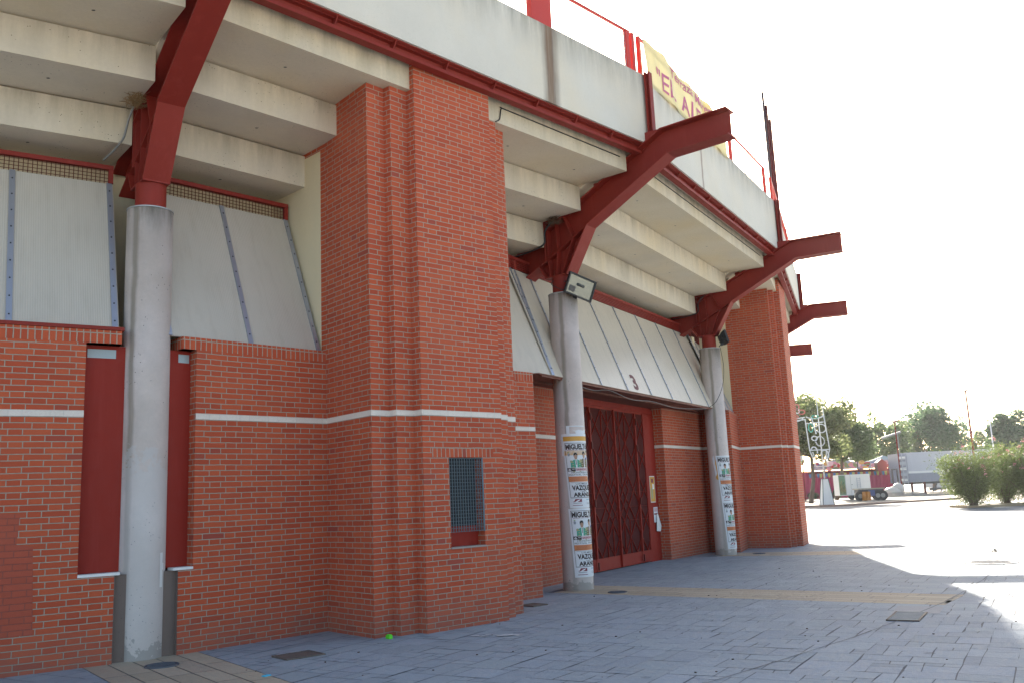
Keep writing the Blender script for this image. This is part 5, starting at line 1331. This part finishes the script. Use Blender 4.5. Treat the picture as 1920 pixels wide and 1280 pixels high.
# grey lorry trailer
D = 80; P = at(1689, 900, D); P.z = gz(D); k = D / F; fr4 = Fr(P, R(-2))
zt_ = at(1690, 848, D).z - P.z; zb = at(1690, 904, D).z - P.z
o = empty('lorry_trailer', P, 'large grey box lorry trailer with a white side stripe, its ladder end to the left', 'lorry trailer')
MLOR = paint('lorry_grey', (.50, .51, .55), .5, .12, (.35, .35, .36)); MLOD = paint('lorry_dark', (.30, .31, .36), .5, .15)
Lr = 8.2
m = M(); m.box(.75, Lr, 0, 2.5, zb + .75, zt_, fr4); m.build('box_body', MLOR, o)
m = M(); m.box(.75, Lr, -.01, -.002, zb + .55, zb + .75, fr4); m.box(.75, Lr, -.012, -.002, zb + .78, zb + .95, fr4, 1); m.box(.75, Lr, 0, 2.5, zb, zb + .55, fr4, 0); m.box(.75, Lr, 0, 2.5, zb + .551, zb + .749, fr4, 0); m.build('lower_side', [MLOD, MWHT], o)
m = M(); m.box(0, .75, .05, 2.45, zb, zt_ - .05, fr4); m.build('front_end', MLOD, o)
for q in range(5): m = M(); m.box(.05, .62, -.14, .04, zb + .12 + q * .48, zb + .34 + q * .48, fr4); m.build('locker', MALU if q % 2 else MWHT, o)
m = M()
for a_ in (.22, .56): m.beam(fr4(a_, -.2, zb - .1), fr4(a_, -.2, zt_), .05, .05)
for q in range(9): z_ = zb + q * .3; m.beam(fr4(.22, -.2, z_), fr4(.56, -.2, z_), .04, .04)
m.build('ladder', MALU, o)
m = M()
for a_ in (.9, 2.0): m.box(a_, a_ + .15, .1, .25, 0, zb, fr4)
m.box(.5, 5.2, .3, 2.2, zb - .18, zb - .004, fr4, 1); m.box(2.6, 5.0, .4, .6, .35, .55, fr4, 1)
for a_ in (2.7, 3.4, 4.2): m.beam(fr4(a_, .2, .2), fr4(a_ + .5, .3, zb - .2), .07, .07, mi=1)
m.build('undercarriage', [MDRED, plain('chassis_grey', (.08, .085, .09), .7)], o)
for a_ in (5.3, 6.5): m = M(); wheel(m, fr4, a_, .25, .52, .2); m.build('wheel', MBLK, o)
# sacks and stacked frames
m = M(); r = random.Random(2); P = at(1672, 915, 77); P.z = gz(77)
def blob(m, c, rx, ry, rz, r, n=10, mi=0):
    pts = [[(c.x + rx * math.cos(6.283 * i / n) * math.sin(3.1416 * j / 6) * (1 + .15 * math.sin(i * 2.1 + j)), c.y + ry * math.sin(6.283 * i / n) * math.sin(3.1416 * j / 6), c.z + rz * math.cos(3.1416 * j / 6) * (1 + .1 * math.sin(i * 3.0))) for i in range(n)] for j in range(7)]
    for j in range(6):
        for i in range(n): m.face([pts[j + 1][i], pts[j + 1][(i + 1) % n], pts[j][(i + 1) % n], pts[j][i]], None, mi, True)
blob(m, P + Vector((0, 0, .35)), .75, .6, .45, r); blob(m, P + Vector((.55, .1, .6)), .5, .5, .5, r)
tag(m.build('white_sack', paint('pale_sacking', (.62, .56, .50), .35, .1), loc=P), 'heap of pale bulging sacks before the magenta curtain', 'sacks')
P = at(1660, 921, 75); P.z = gz(75); m = M(); fq = Fr(P, 0)
for q in range(6): m.beam(fq(-.6 + q * .05, q * .25, .06 + q * .055), fq(3.6 - q * .1, q * .22, .06 + q * .055), .10, .05)
for q in range(5): m.beam(fq(q * .8, -.1, .2), fq(q * .8 + .2, 1.4, .22), .06, .06)
tag(m.build('stacked_frames', paint('dusty_steel', (.40, .36, .32), .6, .2), merge=False, loc=P), 'low stack of dusty steel frames under the lorry ladder', 'frames')
m = M(); a_ = at(1676, 918, 78); T = at(1676, 880, 78)
for dx in (0, .42): m.box(a_.x + dx, a_.x + dx + .1, 78, 78.1, gz(78), T.z)
m.box(a_.x, a_.x + .52, 78, 78.1, T.z, T.z + .1); tag(m.build('steel_goalpost', plain('dark_post', (.05, .04, .04), .6), loc=(a_.x, 78, gz(78))), 'dark upright steel frame between the sacks and the lorry', 'steel frame')
# thin poles above the booth
b_ = at(1609, 880, 86); T = at(1609, 853, 86); m = M(); m.tube([(b_.x, 86, gz(86)), (b_.x, 86, T.z)], .05, 6); tag(m.build('dark_pole', plain('dark_pole_paint', (.06, .06, .07), .6), loc=(b_.x, 86, gz(86))), 'thin dark pole rising through the booth fascia', 'pole')
b_ = at(1687, 850, 84); T = at(1688, 812, 84); m = M(); m.tube([(b_.x, 84, gz(84)), (b_.x, 84, T.z)], .04, 6); m.beam((b_.x - 1.5, 84, T.z - .35), (b_.x + .3, 84, T.z + .15), .18, .18); tag(m.build('cable_pole', MGRC, merge=False, loc=(b_.x, 84, gz(84))), 'grey pole with a slanting arm at the left end of the lorry', 'pole')

# ------------------------------------------------------------------ air
m = M(); m.box(-350, 350, -350, 350, -1.2, 15.0); hz = bpy.data.materials.new('haze'); hz.use_nodes = True; n = hz.node_tree; n.nodes.clear()
v = n.nodes.new('ShaderNodeVolumePrincipled'); v.inputs['Color'].default_value = (.95, .97, 1, 1); v.inputs['Density'].default_value = .00025; v.inputs['Anisotropy'].default_value = .45
oo = n.nodes.new('ShaderNodeOutputMaterial'); n.links.new(v.outputs[0], oo.inputs['Volume'])
o = m.build('haze', hz); o['kind'] = 'stuff'
